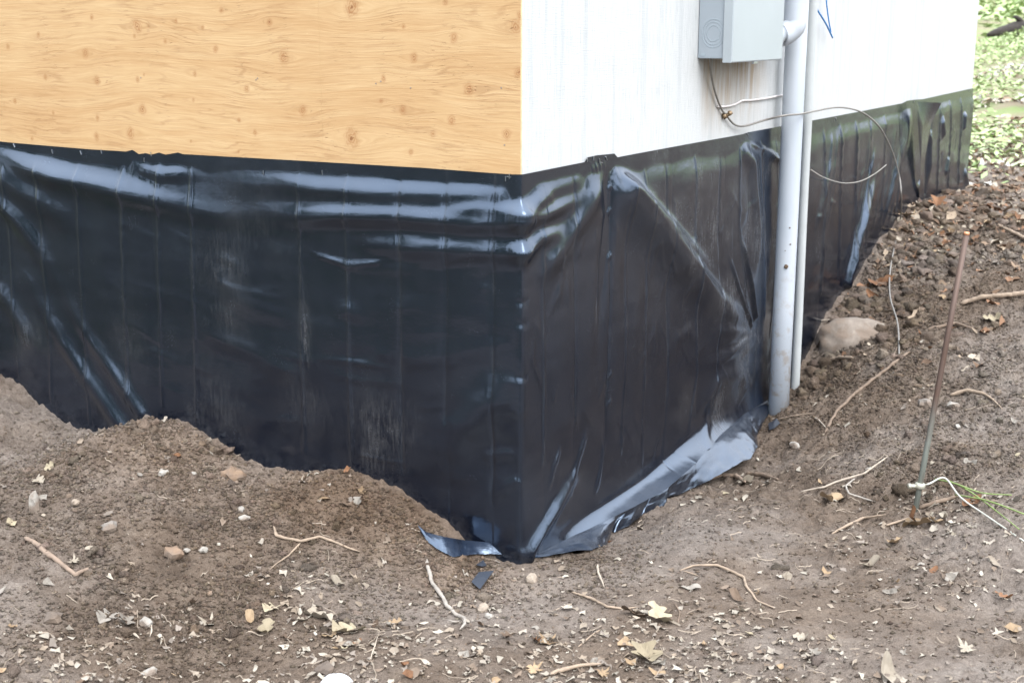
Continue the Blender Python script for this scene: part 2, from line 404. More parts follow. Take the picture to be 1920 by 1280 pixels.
# nails in the plywood
MSTEEL = simple('steel', lin(185, 188, 192), .35, 1.0)
def disc(r, h, n=10):
    v = [(r*math.cos(2*math.pi*i/n), r*math.sin(2*math.pi*i/n), 0) for i in range(n)] + [(.85*r*math.cos(2*math.pi*i/n), .85*r*math.sin(2*math.pi*i/n), h) for i in range(n)]
    f = [tuple(range(n, 2*n))] + [(i, (i+1) % n, n+(i+1) % n, n+i) for i in range(n)]
    return v, f
nv, nf = disc(.0022, .0010); nail_me = mk_mesh('nail_head', nv, nf, simple('nail', lin(150, 140, 132), .5, .5))
RL = Matrix((( -LD[0], 0, NL[0]), (-LD[1], 0, NL[1]), (0, 1, 0))).to_4x4(); RR = Matrix(((RD[0], 0, NR[0]), (RD[1], 0, NR[1]), (0, 1, 0))).to_4x4()
for x, y in [(264, 146), (480, 150), (483, 147), (705, 157), (714, 153), (940, 165), (946, 272), (770, 165)]:
    u, z = wallpt(x, y); o = add('nail_head', nail_me, house); o.matrix_parent_inverse = Matrix(); 
    o.matrix_world = Matrix.Translation(Vector(uvw(u, z, .0)) ) @ RL; o.parent = house; o.matrix_parent_inverse = Matrix.Translation(house.location).inverted()

# ------------------------------------------------------------------ plastic sheet
TOP = [(-300, 248), (0, 265), (28, 268), (170, 280), (238, 284), (250, 281), (262, 289), (275, 287), (285, 290), (300, 286), (312, 290), (335, 286), (345, 289), (560, 301), (800, 315), (960, 327), (975, 327)]
TOPR = [(978, 327), (1094, 304), (1100, 295), (1118, 291), (1150, 288), (1156, 295), (1165, 293), (1300, 268), (1390, 252), (1402, 248), (1560, 219), (1690, 194), (1700, 189), (1716, 187), (1730, 186), (1826, 165)]
tp = [wallpt(*a) for a in TOP] + [wallpt(*a) for a in TOPR]
tu = np.array([a[0] for a in tp]); tz = np.array([a[1] for a in tp])
# line where the foot of the sheet bends out over the soil (right-hand side)
RIDGE = [(968, 1043, .118), (1000, 1031, .116), (1040, 1016, .110), (1100, 991, .104), (1170, 957, .096), (1240, 918, .096), (1300, 866, .110), (1345, 818, .118), (1400, 770, .116), (1432, 748, .100)]
rd = []
for x, y, z in RIDGE:
    P = planept(x, y, z); q2 = P[:2]-C; rd.append((q2@RD, q2@NR, z))
rd = np.array(rd)
print('ridge', np.round(rd, 3).tolist())

us = np.concatenate([np.arange(-2.35, -2.0, .006), np.arange(-2.0, 2.2, .0031), np.arange(2.2, 5.36, .008)])
NROW = 180
tau = np.linspace(0, 1, NROW)
ztop = np.interp(us, tu, tz)
gb = H(*[uvw(us, us*0, np.full_like(us, .03))[:, i] for i in (0, 1)])
zbot = gb - .10
inr = (us > 0) & (us < 2.05)
zr = np.interp(us, rd[:, 0], rd[:, 2]); dr = np.interp(us, rd[:, 0], np.clip(rd[:, 1], .004, .3))
wb = sstep(0.0, .03, us)*sstep(2.04, 1.93, us)
zbot = zbot*(1-wb) + zr*wb; dbot = dr*wb
U = np.broadcast_to(us, (NROW, len(us))).copy(); Z = ztop[None]*(1-tau[:, None]) + zbot[None]*tau[:, None]
spl = (.030+.030*sstep(.7, 1.3, us))[None]; splay = dbot[None]*np.clip((zbot[None]+spl-Z)/spl, 0, 1)**1.8
D = np.full(U.shape, .004)
dust = np.zeros(U.shape)

def fold(pts, amp, w, ends=(.25, .25), kind='ridge', hl=True, asym=1.0):
    """a fold along a line given on the photograph; crest shifted so its upper flank lies on the line"""
    P = np.array([wallpt(*p) for p in pts])
    if hl and kind == 'ridge':
        Q = P.copy()
        for i in range(len(P)):
            a = P[min(i+1, len(P)-1)]-P[max(i-1, 0)]; n = np.array((-a[1], a[0])); n /= np.linalg.norm(n)+1e-9
            if n[1] < 0: n = -n
            Q[i] = P[i]-n*.7*w
        P = Q
    lo, hi = P.min(0)-3.2*w, P.max(0)+3.2*w
    j0, j1 = np.searchsorted(us, (lo[0], hi[0]))
    if j1 <= j0: return
    u, z = U[:, j0:j1], Z[:, j0:j1]
    seg = np.linalg.norm(np.diff(P, axis=0), axis=1); cum = np.concatenate([[0], np.cumsum(seg)])
    best = np.full(u.shape, 1e9); tt = np.zeros(u.shape); sg = np.zeros(u.shape)
    for i in range(len(seg)):
        a, b = P[i], P[i+1]; e = (b-a)/max(seg[i], 1e-9)
        s = (u-a[0])*e[0]+(z-a[1])*e[1]; s = np.clip(s, 0, seg[i])
        du, dz = u-(a[0]+s*e[0]), z-(a[1]+s*e[1]); dd = np.hypot(du, dz)
        m = dd < best
        best = np.where(m, dd, best); tt = np.where(m, cum[i]+s, tt); sg = np.where(m, e[0]*dz-e[1]*du, sg)
    T = tt/cum[-1]
    env = np.ones(u.shape)
    if ends[0] > 0: env *= sstep(0, ends[0], T)
    if ends[1] > 0: env *= sstep(0, ends[1], 1-T)
    if kind == 'ridge':
        ww = np.where(sg > 0, w, w*asym); v = np.exp(-(best/ww)**2)
    elif kind == 'crease':
        v = np.exp(-best/w); dust[:, j0:j1] = np.maximum(dust[:, j0:j1], (.2+.5*random.random())*env*np.clip(.45+1.3*perlin(z*7+cum[-1]*9, u*3), 0, 1)*np.exp(-(best/.003)**2))  # each crease also gets a broken pale line in the colour
    elif kind == 'step':
        v = .5*(1-np.tanh(sg/w))*np.exp(-(best/(6*w))**2)
    D[:, j0:j1] += amp*env*v*(.60 if P[:, 0].max() < .02 and amp > .009 else 1.)

# broad slackness
D += .012*(perlin(U*1.7+3, Z*2.2+1)+.35) * sstep(0, .12, tau)[:, None]
D += .0028*perlin(U*7+13, Z*5+3) + .0016*perlin(U*4+50, Z*19+3)
# vertical packing creases and the slightly bowed panels between them
CRE = [[(-130, 280), (-110, 700)], [(-60, 280), (-40, 700)], [(12, 300), (42, 720)], [(76, 330), (86, 480), (98, 640), (100, 760)], [(150, 300), (158, 520), (165, 640), (172, 800)], [(232, 380), (238, 560), (246, 760)], [(300, 480), (304, 640), (312, 770)],
       [(360, 360), (368, 560), (374, 800)], [(562, 305), (568, 560), (573, 860)], [(654, 340), (657, 560), (662, 880)], [(752, 400), (754, 640), (757, 890)], [(840, 330), (841, 560), (838, 800)], [(930, 330), (928, 640), (926, 960)],
       [(1011, 400), (1012, 560), (1014, 740), (1012, 880)], [(1072, 320), (1073, 560), (1072, 800)], [(1140, 330), (1138, 560), (1133, 760), (1127, 920)], [(1170, 330), (1168, 620), (1162, 860)], [(1206, 300), (1207, 520), (1203, 700), (1198, 880)], [(1245, 290), (1246, 520), (1247, 700), (1235, 900)],
       [(1300, 270), (1298, 480), (1302, 700), (1284, 820)], [(1350, 260), (1344, 420), (1350, 540), (1330, 800)], [(1386, 260), (1382, 420), (1392, 560), (1404, 610)], [(1424, 250), (1428, 420), (1430, 600)], [(1452, 245), (1455, 420), (1440, 640)],
       [(1543, 225), (1541, 380), (1534, 560)], [(1574, 218), (1572, 400), (1566, 530)], [(1603, 212), (1600, 400), (1588, 520)], [(1629, 208), (1626, 360), (1618, 480)], [(1657, 200), (1655, 330), (1648, 440)], [(1686, 196), (1683, 330), (1676, 400)],
       [(1737, 185), (1736, 270), (1731, 370)], [(1760, 180), (1758, 270), (1754, 360)], [(1779, 176), (1780, 240), (1776, 356)], [(1799, 172), (1800, 240), (1794, 350)]]
cu = []
for k, c in enumerate(CRE):
    far = c[0][0] > 1500
    c = [(c[0][0], min(c[0][1], 300) if c[0][0] < 976 else c[0][1])] + c[1:]
    fold([(x+random.uniform(-1, 1), y) for x, y in c], (.0044 if not far else .008)*random.choice((1, 1, -.8, .7)), .0048 if not far else .009, (.05, .05), 'crease')
    cu.append(wallpt(*c[len(c)//2])[0])
cu = np.array(sorted(cu))
pi = np.searchsorted(cu, U); lo_ = np.concatenate([[-2.5], cu])[pi]; hi_ = np.concatenate([cu, [5.5]])[pi]
loc = np.clip((U-lo_)/(hi_-lo_), 0, 1)
D += .0032*(4*loc*(1-loc))*(perlin(pi*3.7+.5, Z*2.4)+.45) + (loc-.5)*.004*perlin(pi*5.3+.2, Z*3.1+7)

# left face: the long folds that catch the sky
fold([(-60, 240), (0, 262), (60, 292), (110, 314), (210, 338), (290, 356), (360, 372), (470, 392), (575, 405)], .030, .038, (.02, .55))
fold([(236, 290), (252, 293), (275, 305), (305, 314), (345, 312), (400, 312)], .017, .022, (.2, .5))
fold([(380, 318), (520, 322), (600, 336), (700, 340), (830, 345), (962, 349)], .020, .027, (.5, .04))
fold([(430, 380), (560, 393), (640, 390), (760, 393), (870, 401), (976, 404)], .021, .028, (.45, .0))
fold([(640, 440), (760, 448), (870, 455), (976, 459)], .016, .028, (.5, .0))
fold([(800, 386), (900, 380), (974, 385)], .012, .018, (.6, .0))
fold([(-40, 262), (0, 310), (60, 350), (130, 390), (200, 440)], .020, .042, (.1, .6))
fold([(-40, 300), (0, 345), (50, 410), (90, 470), (140, 560)], .018, .034, (.1, .5))
fold([(-40, 320), (0, 365), (30, 400), (60, 440)], .012, .022, (.1, .5))
fold([(40, 480), (90, 565), (130, 635), (165, 690), (205, 745), (250, 808), (280, 850)], .020, .030, (.6, .1))
fold([(110, 500), (160, 600), (190, 645), (222, 690), (255, 738), (295, 795)], .018, .026, (.65, .1))
fold([(0, 520), (40, 580), (80, 650)], .014, .032)
fold([(330, 560), (440, 630), (520, 670), (572, 690)], .0035, .030, (.5, .1))
fold([(400, 500), (470, 560), (560, 580)], .003, .03)
fold([(572, 460), (600, 477), (657, 490), (710, 488), (745, 478)], .0022, .006, (.3, .3))
fold([(590, 470), (657, 497), (735, 486)], .0018, .005, (.3, .3))
fold([(630, 570), (660, 572), (700, 590)], .003, .022, (.4, .5))
fold([(580, 665), (660, 672), (760, 690)], .0022, .008, (.4, .4))
fold([(660, 845), (720, 858), (780, 868)], .0016, .005, (.3, .3))
fold([(750, 660), (850, 650), (960, 625)], .003, .03, (.1, .5))
fold([(790, 900), (850, 790), (930, 720), (975, 680)], .011, .05, (.4, .3))
fold([(820, 990), (880, 950), (930, 900), (968, 850)], .006, .03, (.4, .4))
fold([(930, 930), (955, 903), (974, 893)], .003, .012, (.5, .1)); fold([(900, 850), (950, 842), (974, 846)], .0025, .012)
# pinches on the corner
for y0, pts in ((385, [(979, 383), (1002, 366), (1040, 352)]), (404, [(979, 403), (1012, 393), (1060, 372), (1100, 350)]), (460, [(978, 461), (1004, 436), (1060, 420)])):
    fold(pts, .013, .022, (.0, .7))
fold([(985, 350), (1040, 335), (1100, 312)], .010, .028)
fold([(990, 520), (1050, 440), (1100, 360), (1130, 315)], .012, .04)
for y in (385, 404, 460, 560, 600, 700): fold([(966, y+4), (976, y+6), (986, y+5)], -.0025, .008, (.3, .3), 'ridge', False)
# right face
fold([(1142, 300), (1180, 345), (1250, 425), (1330, 530), (1385, 590), (1412, 618)], .034, .038, (.10, .5), 'ridge', True, 2.2)
fold([(1142, 300), (1200, 360), (1280, 440), (1360, 520)], .010, .018, (.1, .5))
for y0 in (350, 395, 480, 700, 752): fold([(1137, y0-9), (1140, y0), (1133, y0+9)], .004, .006, (.4, .4), 'ridge', False)
for k in range(7): fold([(1096+8*k, 298-k), (1100+8*k, 312), (1110+5*k, 322)], random.choice((.014, -.008, .010)), .008, (.2, .5), 'ridge', False)
fold([(1130, 318), (1136, 400), (1122, 560), (1110, 720)], -.010, .03, (.1, .5), 'ridge', False)
fold([(1390, 252), (1412, 300), (1420, 420), (1416, 540)], .012, .035, (.1, .3)); fold([(1395, 255), (1440, 285), (1478, 310)], .010, .012)
fold([(1384, 440), (1398, 520), (1412, 600)], .014, .010, (.2, .05), 'ridge', False); fold([(1362, 470), (1380, 540), (1408, 612)], .008, .008, (.3, .05))
for k in range(9):
    a = random.uniform(2.0, 4.4); r = random.uniform(40, 100)
    fold([(1412, 620), (1412-abs(math.cos(a))*r*.6, 620+math.sin(a)*r*-.8), (1405-abs(math.cos(a))*r, 625-math.sin(a)*r*1.2)], random.uniform(-.006, .007), .014, (.15, .5), 'ridge', False)
fold([(1300, 760), (1345, 700), (1385, 690), (1415, 720)], .010, .035); fold([(1250, 640), (1290, 610), (1310, 650)], .003, .02)
fold([(1100, 855), (1060, 900), (1030, 945), (1005, 985), (985, 1020), (970, 1042)], .018, .024, (.6, .05))
fold([(1045, 830), (1030, 870), (1020, 920)], .004, .009); fold([(1095, 800), (1075, 870), (1060, 910)], .005, .012)
fold([(1130, 820), (1122, 880), (1110, 930)], .005, .010)
fold([(1330, 770), (1300, 830), (1285, 870)], .005, .014)
# far stretch
fold([(1640, 320), (1626, 360), (1612, 400), (1600, 440), (1588, 490), (1578, 535)], .030, .040, (.45, .02))
fold([(1712, 190), (1716, 260), (1722, 350)], -.030, .045, (.05, .2), 'ridge', False)
fold([(1700, 190), (1690, 260), (1650, 400)], .008, .045); fold([(1730, 190), (1742, 260), (1738, 350)], .020, .04)
for k in range(16):
    x = random.uniform(1545, 1700); fold([(x, 260+random.uniform(-40, 60)), (x-12, 330), (x-34, 440)], random.uniform(.002, .006), random.uniform(.012, .025))
for k in range(10):
    x = random.uniform(1740, 1815); y = random.uniform(200, 320); fold([(x, y), (x+random.uniform(-8, 8), y+40)], random.uniform(-.014, .018), .03)
for k in range(10):
    x = random.uniform(1440, 1560); y = random.uniform(330, 520); fold([(x, y), (x+14, y+random.uniform(-6, 8))], .003, .012)

# fine taut wrinkles
wr_ = random.Random(12)
for k in range(70):
    x = wr_.uniform(0, 960); y = wr_.uniform(330, 900); L = wr_.uniform(30, 130); f_ = np.clip(x/700, 0, 1)
    a = (1-f_)*wr_.uniform(.6, 1.15) + f_*wr_.uniform(-.35, .15)
    fold([(x, y), (min(x+L*.5*math.cos(a), 974), y+L*.5*math.sin(a)+wr_.uniform(-4, 4)), (min(x+L*math.cos(a), 975), y+L*math.sin(a))], wr_.uniform(.0004, .0013), wr_.uniform(.007, .016), (.4, .4))
for k in range(90):
    x = wr_.uniform(985, 1400); y = wr_.uniform(340, 900); L = wr_.uniform(30, 110); a = wr_.choice((wr_.uniform(-1.1, -.5), wr_.uniform(.6, 1.1), wr_.uniform(1.4, 1.7)))
    fold([(x, y), (max(x+L*.25*math.cos(a), 980), y+L*.5*math.sin(a)), (max(x+L*.5*math.cos(a), 980), y+L*math.sin(a))], wr_.uniform(.0006, .0018), wr_.uniform(.006, .014), (.4, .4))
# calm at the stapled top edge
D *= (.10 + .90*sstep(0, .10, ztop[None]-Z))
D = np.maximum(D, .0035) + splay
Pw = uvw(U, Z, D)
def dab(x, y, r, a, sx=1., sy=1.):
    u, z = wallpt(x, y); k = r/FPX*(3.6 if x < 1100 else 4.6)
    dust[:] = np.maximum(dust, a*np.exp(-(((U-u)/(k*sx))**2+((Z-z)/(k*sy))**2)))
for a in [(420, 500, 60, .45), (430, 590, 60, .30), (575, 640, 22, .9, .6, 3.2), (566, 480, 14, .55, .5, 9), (580, 760, 60, .35), (720, 800, 70, .75, 1, .8), (700, 850, 60, .5), (60, 640, 60, .45), (250, 640, 70, .25), (400, 760, 90, .35), (480, 400, 90, .22),
          (1330, 420, 60, .8, 2.2, 1.3), (1250, 400, 40, .6, 2, 1.), (1310, 350, 60, .55, 2, 1), (1370, 560, 40, .9, 2.2, 1.), (1400, 640, 45, 1., 2.2, 1.5), (1400, 700, 40, 1., 2, 1.2), (1290, 480, 30, .9, 2., 1.2), (1350, 545, 30, .9, 2., 1.2), (1215, 385, 26, .8, 1.6, 1.2), (1340, 780, 50, .8, 1.5, 1.2), (1420, 420, 60, .6, 2, 2), (1440, 360, 40, .7, 2, 2),
          (1440, 480, 40, .6, 1.5, 3), (1280, 760, 40, .35), (1200, 620, 50, .2), (1540, 330, 40, .5, 2, 3), (1530, 480, 40, .5, 2, 2), (1660, 300, 90, .3, 3, 1), (1250, 280, 60, .4, 2, .6), (1060, 960, 60, .25), (1180, 930, 60, .3)]: dab(*a)
def sheet_mat(name):
    t = NT(name); uv = t.attr('wuv', 'Vector'); du = t.attr('dust')
    n1 = t.noise(t.mapv(uv, (9, 6, 1)), 1., 6, .65); sp = t.noise(uv, 150, 4, .7); st = t.noise(t.mapv(uv, (130, 17, 1), (0, 0, .25)), 1., 4, .7)
    mk = t.math('MULTIPLY', du, t.rng(t.math('ADD', t.math('MULTIPLY', sp, .25), t.math('ADD', t.math('MULTIPLY', n1, .40), t.math('MULTIPLY', st, .50))), .52, .74))
    spk = t.math('MULTIPLY', t.rng(t.vor(uv, 210), .22, .1), t.rng(t.noise(uv, 11, 4), .50, .66, 0, .6))
    film = t.math('MULTIPLY', t.rng(n1, .45, .75), .012)
    mk = t.math('MINIMUM', t.math('ADD', t.math('ADD', t.math('MULTIPLY', mk, .45), film), t.math('MULTIPLY', spk, .4)), 1.)
    c = t.mix(mk, (.0024, .0040, .0095, 1), lin(122, 119, 116))
    t.set('Base Color', c); t.set('Roughness', t.math('ADD', t.rng(n1, .3, .7, .15, .23), t.math('MULTIPLY', mk, .5)))
    t.set('IOR', 1.76); t.set('Specular IOR Level', .85); t.set('Specular Tint', (.60, .76, 1., 1))
    wr = t.noise(t.mapv(uv, (26, 40, 1)), 1., 3, .5)
    t.set('Normal', t.bump(t.math('ADD', wr, t.math('MULTIPLY', sp, .05)), .16, .004)); return t.m
MSH = sheet_mat('black_polyethylene')
sheet = tag(empty('plastic_sheet', tuple(uvw(np.array(0.), np.array(.1), np.array(.01)))), 'creased black polyethylene sheet stapled around the foot of the house', 'plastic sheet')
def sheet_part(name, P, uvs, dustv, parent=sheet, mat=None):
    nr, nc = P.shape[:2]
    me = mk_mesh(name, P.reshape(-1, 3), grid_faces(nr, nc)[:, ::-1], mat or MSH, True)
    set_vec(me, 'wuv', uvs.reshape(-1, 3)); set_attr(me, 'dust', dustv)
    return add(name, me, parent)
sheet_part('sheeting', Pw, np.stack([U, Z, D*0], -1), dust)

def along(pts, n):
    pts = np.asarray(pts, float); s = np.concatenate([[0], np.cumsum(np.linalg.norm(np.diff(pts[:, :], axis=0), axis=1))])
    t = np.linspace(0, s[-1], n); return np.stack([np.interp(t, s, pts[:, k]) for k in range(pts.shape[1])], -1)
def strip(name, A, B, n, m, arch, seed, dustv=.25, wob=.006):
    """ribbon of sheeting between two world lines"""
    A = along(A, n); B = along(B, n); t = np.linspace(0, 1, m)[:, None, None]
    P = A[None]*(1-t) + B[None]*t
    s = np.linspace(0, 8, n)[None]; tt = np.linspace(0, 1, m)[:, None]
    P[..., 2] += arch*np.sin(np.pi*np.clip(tt, 0, 1)) + wob*tt**.5*perlin(s*1.7+seed, tt*2.3+seed) + .5*wob*tt*perlin(s*5+seed, tt*4)
    uvs = np.stack([np.broadcast_to(s*.2+seed, tt.shape[:1]+s.shape[1:]), np.broadcast_to(tt*.2, (m, n)), np.zeros((m, n))], -1)
    return sheet_part(name, P, uvs, np.full(m*n, dustv))
# the flap lying out over the soil at the foot
OUT = [(970, 1049), (1010, 1050), (1060, 1044), (1110, 1036), (1138, 1024), (1146, 1008), (1144, 999), (1152, 1000), (1180, 990), (1203, 975), (1206, 967), (1250, 948), (1243, 940), (1300, 914), (1352, 888), (1408, 858), (1421, 838), (1420, 815), (1432, 795), (1446, 772)]
OUTW = [(planept(*p, .052) if 1243 < p[0] < 1425 else hit(*p) + np.array((0, 0, .007))) for p in OUT]
RW = [uvw(np.array(a), np.array(c), np.array(max(b, .004)+.004)) for a, b, c in rd]
strip('flap', RW, OUTW, 420, 26, .004, 3., .25, .010)
LU = [(783, 996), (800, 1008), (830, 1021), (870, 1026), (920, 1028), (962, 1037)]
LB_ = [(789, 1008), (805, 1026), (826, 1040), (850, 1051), (900, 1050), (964, 1046)]
strip('flap', [hit(*p)+np.array((0, 0, .016)) for p in LU], [hit(*p)+np.array((0, 0, .008)) for p in LB_], 120, 16, .003, 9., .12, .0025)
# loose hanging end near the far corner of the wall
def wl_(pts, d): return [uvw(np.array(wallpt(*p)[0]), np.array(wallpt(*p)[1]), np.array(dd)) for p, dd in zip(pts, d)]
strip('loose_end', wl_([(1701, 190), (1703, 235), (1708, 300), (1716, 370)], (.05, .07, .05, .02)), wl_([(1727, 192), (1722, 235), (1719, 300), (1722, 370)], (.10, .06, .04, .015)), 40, 10, 0, 5., .0, .004)

# staples holding the top edge
sv = [(-.0009, 0, 0), (.0009, 0, 0), (.0009, .013, 0), (-.0009, .013, 0), (-.0007, .0005, .0018), (.0007, .0005, .0018), (.0007, .0125, .0018), (-.0007, .0125, .0018)]
sf = [(0, 1, 5, 4), (1, 2, 6, 5), (2, 3, 7, 6), (3, 0, 4, 7), (4, 5, 6, 7)]
staple_me = mk_mesh('staple', sv, sf, MSTEEL)
for x, y, a in [(30, 276, .5), (101, 288, .2), (155, 290, .4), (193, 288, .2), (273, 304, 0), (286, 293, .1), (497, 328, 0), (607, 328, .1), (950, 340, 0), (960, 332, 1.5), (957, 335, 0), (1098, 304, .1), (1110, 301, 0), (1121, 306, .2), (1127, 305, 1.4), (1135, 300, .7), (1400, 253, 1.), (1566, 225, .8), (1712, 193, .3), (1816, 172, .1), (1818, 200, .1)]:
    u, z = wallpt(x, y); j = int(np.argmin(abs(us-u))); i = int(np.argmin(abs(Z[:, j]-z)))
    o = add('staple', staple_me, sheet); R_ = RL if u < 0 else RR
    o.matrix_parent_inverse = Matrix.Translation(sheet.location).inverted()
    o.matrix_basis = Matrix.Translation(Vector(uvw(np.array(u), np.array(z), np.array(float(D[i, j])+.0008)))) @ R_ @ Matrix.Rotation(a, 4, 'Z')

# ------------------------------------------------------------------ tubes
def tube_mesh(name, pts, radii, mat, n=8, sub=4, cap=True):
    P = np.asarray(pts, float); R = np.asarray(radii, float) if np.ndim(radii) else np.full(len(P), radii)
    if sub > 1 and len(P) > 2:      # Catmull-Rom
        Q = np.concatenate([[2*P[0]-P[1]], P, [2*P[-1]-P[-2]]]); o = []; ro = []
        for i in range(1, len(Q)-2):
            for k in range(sub):
                t = k/sub; a, b, c, d = Q[i-1:i+3]
                o.append(.5*((2*b)+(-a+c)*t+(2*a-5*b+4*c-d)*t*t+(-a+3*b-3*c+d)*t**3)); ro.append(R[i-1]*(1-t)+R[i]*t)
        o.append(P[-1]); ro.append(R[-1]); P = np.array(o); R = np.array(ro)
    T = np.gradient(P, axis=0); T /= np.linalg.norm(T, axis=1, keepdims=True)+1e-12
    up = np.array((0, 0, 1.)) if abs(T[0, 2]) < .9 else np.array((1., 0, 0)); V = []; N = None
    for i in range(len(P)):
        N = np.cross(T[i], up) if N is None else N - T[i]*(N@T[i]); N = N/(np.linalg.norm(N)+1e-12); B = np.cross(T[i], N)
        a = np.arange(n)*2*np.pi/n
        V.append(P[i]+R[i]*(np.cos(a)[:, None]*N+np.sin(a)[:, None]*B))
    V = np.concatenate(V); F = []
    for i in range(len(P)-1):
        for k in range(n): F.append((i*n+k, i*n+(k+1) % n, (i+1)*n+(k+1) % n, (i+1)*n+k))
    if cap: F += [tuple(range(n))[::-1], tuple(range((len(P)-1)*n, len(P)*n))]
    return mk_mesh(name, V, F, mat, True)
def W(u, z, d): return uvw(np.array(float(u)), np.array(float(z)), np.array(float(d)))

# ------------------------------------------------------------------ meter box, conduits, wires
MBOX = simple('grey_enamel', lin(146, 155, 163), .38, 0, .03, 6); MBOXF = simple('grey_enamel_cover', lin(158, 166, 171), .35, 0, .03, 5)
bz = wallpt(1309, 110)[1]; bu0, bu1, bd = 1.119, 1.585, .104
def wbox(u0, u1, z0, z1, d0, d1, bev=.003):
    vs = [W(u, z, d) for u in (u0, u1) for z in (z0, z1) for d in (d0, d1)]
    return vs, [(0, 1, 3, 2), (4, 6, 7, 5), (0, 4, 5, 1), (2, 3, 7, 6), (0, 2, 6, 4), (1, 5, 7, 3)]
def wpart(name, args, mat, parent, bevel=.003):
    v, f = wbox(*args); o = add(name, mk_mesh(name, v, f, mat), parent)
    if bevel:
        b = o.modifiers.new('bevel', 'BEVEL'); b.width = bevel; b.segments = 2
    return o
box = tag(empty('meter_box', tuple(W(bu0, bz, 0))), 'grey steel electrical enclosure with round knockouts on the white siding', 'electrical box')
bb_ = wpart('box_body', (bu0, bu1, bz, bz+.72, .001, bd), MBOX, box)
cv = wpart('cover', (bu0-.004, bu1+.004, bz-.012, bz+.73, bd+.0005, bd+.012), MBOXF, box, .004)
wpart('cover_lip', (bu0-.006, bu0-.0035, bz-.012, bz+.73, bd-.018, bd+.011), MBOXF, cv, .001)
wpart('latch', (bu0+.20, bu0+.235, bz-.020, bz-.0125, bd+.002, bd+.010), MSTEEL, cv, .001)
MLINE = simple('knockout_edge', lin(150, 162, 170), .5, 0, .05)
for r in (.021, .030, .0375):
    cz_ = wallpt(1341, 66)[1]; cz_ = bz+.077
    ring = [W(bu0-.0003, cz_+r*1.15*math.sin(a), .052+r*math.cos(a)) for a in np.linspace(0, 2*math.pi, 37)]
    add('knockout', tube_mesh('knockout', ring, .0009, MLINE, 6, 1, False), bb_)
for dd in (.012, .085):
    wpart('mounting_tab', (bu0-.0015, bu0+.001, bz+.008, bz+.016, dd, dd+.014), MLINE, bb_, 0)
def pvc_mat():
    t = NT('pvc_grey'); co = t.coord(); z = t.node('ShaderNodeSeparateXYZ', {'Vector': co}).outputs[2]
    n = t.noise(co, 26, 5, .65); sm = t.noise(t.mapv(co, (14, 14, 3)), 1., 4)
    c = t.mix(t.rng(sm, .3, .7), lin(172, 180, 189), lin(182, 188, 196))
    low = t.math('MULTIPLY', t.rng(z, .75, .05, 0, 1), t.rng(n, .52, .64))
    c = t.mix(t.math('MULTIPLY', low, .75), c, lin(150, 132, 112))
    t.set('Base Color', c); t.set('Roughness', .38); return t.m
MPVC = pvc_mat()
MWHITE = simple('white_pvc', lin(176, 180, 181), .4, 0, .05, 14)
pu, pd_ = 1.885, .064
pp = W(pu, 0, pd_); pg = float(H(np.array([pp[0]]), np.array([pp[1]]))[0])
pipe = tag(add('conduit_pipe', tube_mesh('conduit_pipe', [W(pu, pg-.15, pd_), W(pu, .5, pd_), W(pu, 1.2, pd_), W(pu, 2.9, pd_)], .0385, MPVC, 32, 1)), 'thick grey plastic conduit pipe running from the soil up past the electrical box', 'pipe')
mast = tag(empty('service_conduit', tuple(W(1.76, 1.47, .11))), 'grey conduit elbow turning up from the side of the electrical box', 'pipe')
ed = .104; eu, _z = wallpt(1491, 30, off=ed); ez = wallpt(1478, 67, off=ed)[1]; br = .052; nd = .062
arc = [W(bu1+.0045, ez, nd)] + [W(eu-br+br*math.sin(a), ez+br-br*math.cos(a), nd+(ed-nd)*min(1, a/1.2)) for a in np.linspace(.0, math.pi/2, 12)] + [W(eu, ez+.3, ed), W(eu, 2.9, ed)]
add('elbow', tube_mesh('elbow', arc, .0405, MPVC, 32, 1), mast)
add('collar', tube_mesh('collar', [W(bu1+.0042, ez, nd), W(bu1+.05, ez, nd)], .046, MPVC, 32, 1), mast)
sp = W(2.156, 0, .036); sg_ = float(H(np.array([sp[0]]), np.array([sp[1]]))[0])
tag(add('thin_pipe', tube_mesh('thin_pipe', [W(2.152, sg_-.12, .040), W(2.154, .4, .038), W(2.158, .8, .034), W(2.158, 1.15, .034), W(2.156, 1.6, .034), W(2.156, 2.9, .034)], .0172, MWHITE, 20, 5)), 'thin white plastic pipe beside the thick grey conduit', 'pipe')
# mud stuck to the conduit
MMUD = simple('mud', lin(92, 76, 62), .95, 0, .25, 60, .004)
def lump(name, c, r, mat, seed=0, squash=(1, 1, 1), sub=2, rough=.35):
    import bmesh
    bm = bmesh.new(); bmesh.ops.create_icosphere(bm, subdivisions=sub, radius=1)
    co = np.array([v.co for v in bm.verts]); k = seed*7.3
    n = perlin(co[:, 0]*1.6+k, co[:, 1]*1.6+co[:, 2]*1.1) + .5*perlin(co[:, 1]*3.7+k, co[:, 2]*3.7+co[:, 0]*2) + .25*perlin(co[:, 2]*8+k, co[:, 0]*8+co[:, 1]*5)
    co = co*(1+rough*n)[:, None]*np.array(squash)*r
    f = [tuple(v.index for v in p.verts) for p in bm.faces]; bm.free()
    return mk_mesh(name, co + np.asarray(c), f, mat, sub > 2)
for x, y, s in [(1474, 500, .0085), (1481, 427, .003), (1482, 458, .003), (1472, 470, .002)]:
    d_ = ray(x, y); t_ = 4.62/ d_[1]*1.0; 
    # on the pipe's near surface: solve against the pipe axis
    A_ = W(pu, 0, pd_)[:2]; b_ = d_[:2]@A_; a_ = d_[:2]@d_[:2]; c_ = A_@A_-.0385**2; t_ = (b_-math.sqrt(max(b_*b_-a_*c_, 0)))/a_
    P = d_*t_+np.array((0, 0, CAMZ)); add('mud_splash', lump('mud_splash', P, s, MMUD, x), pipe)

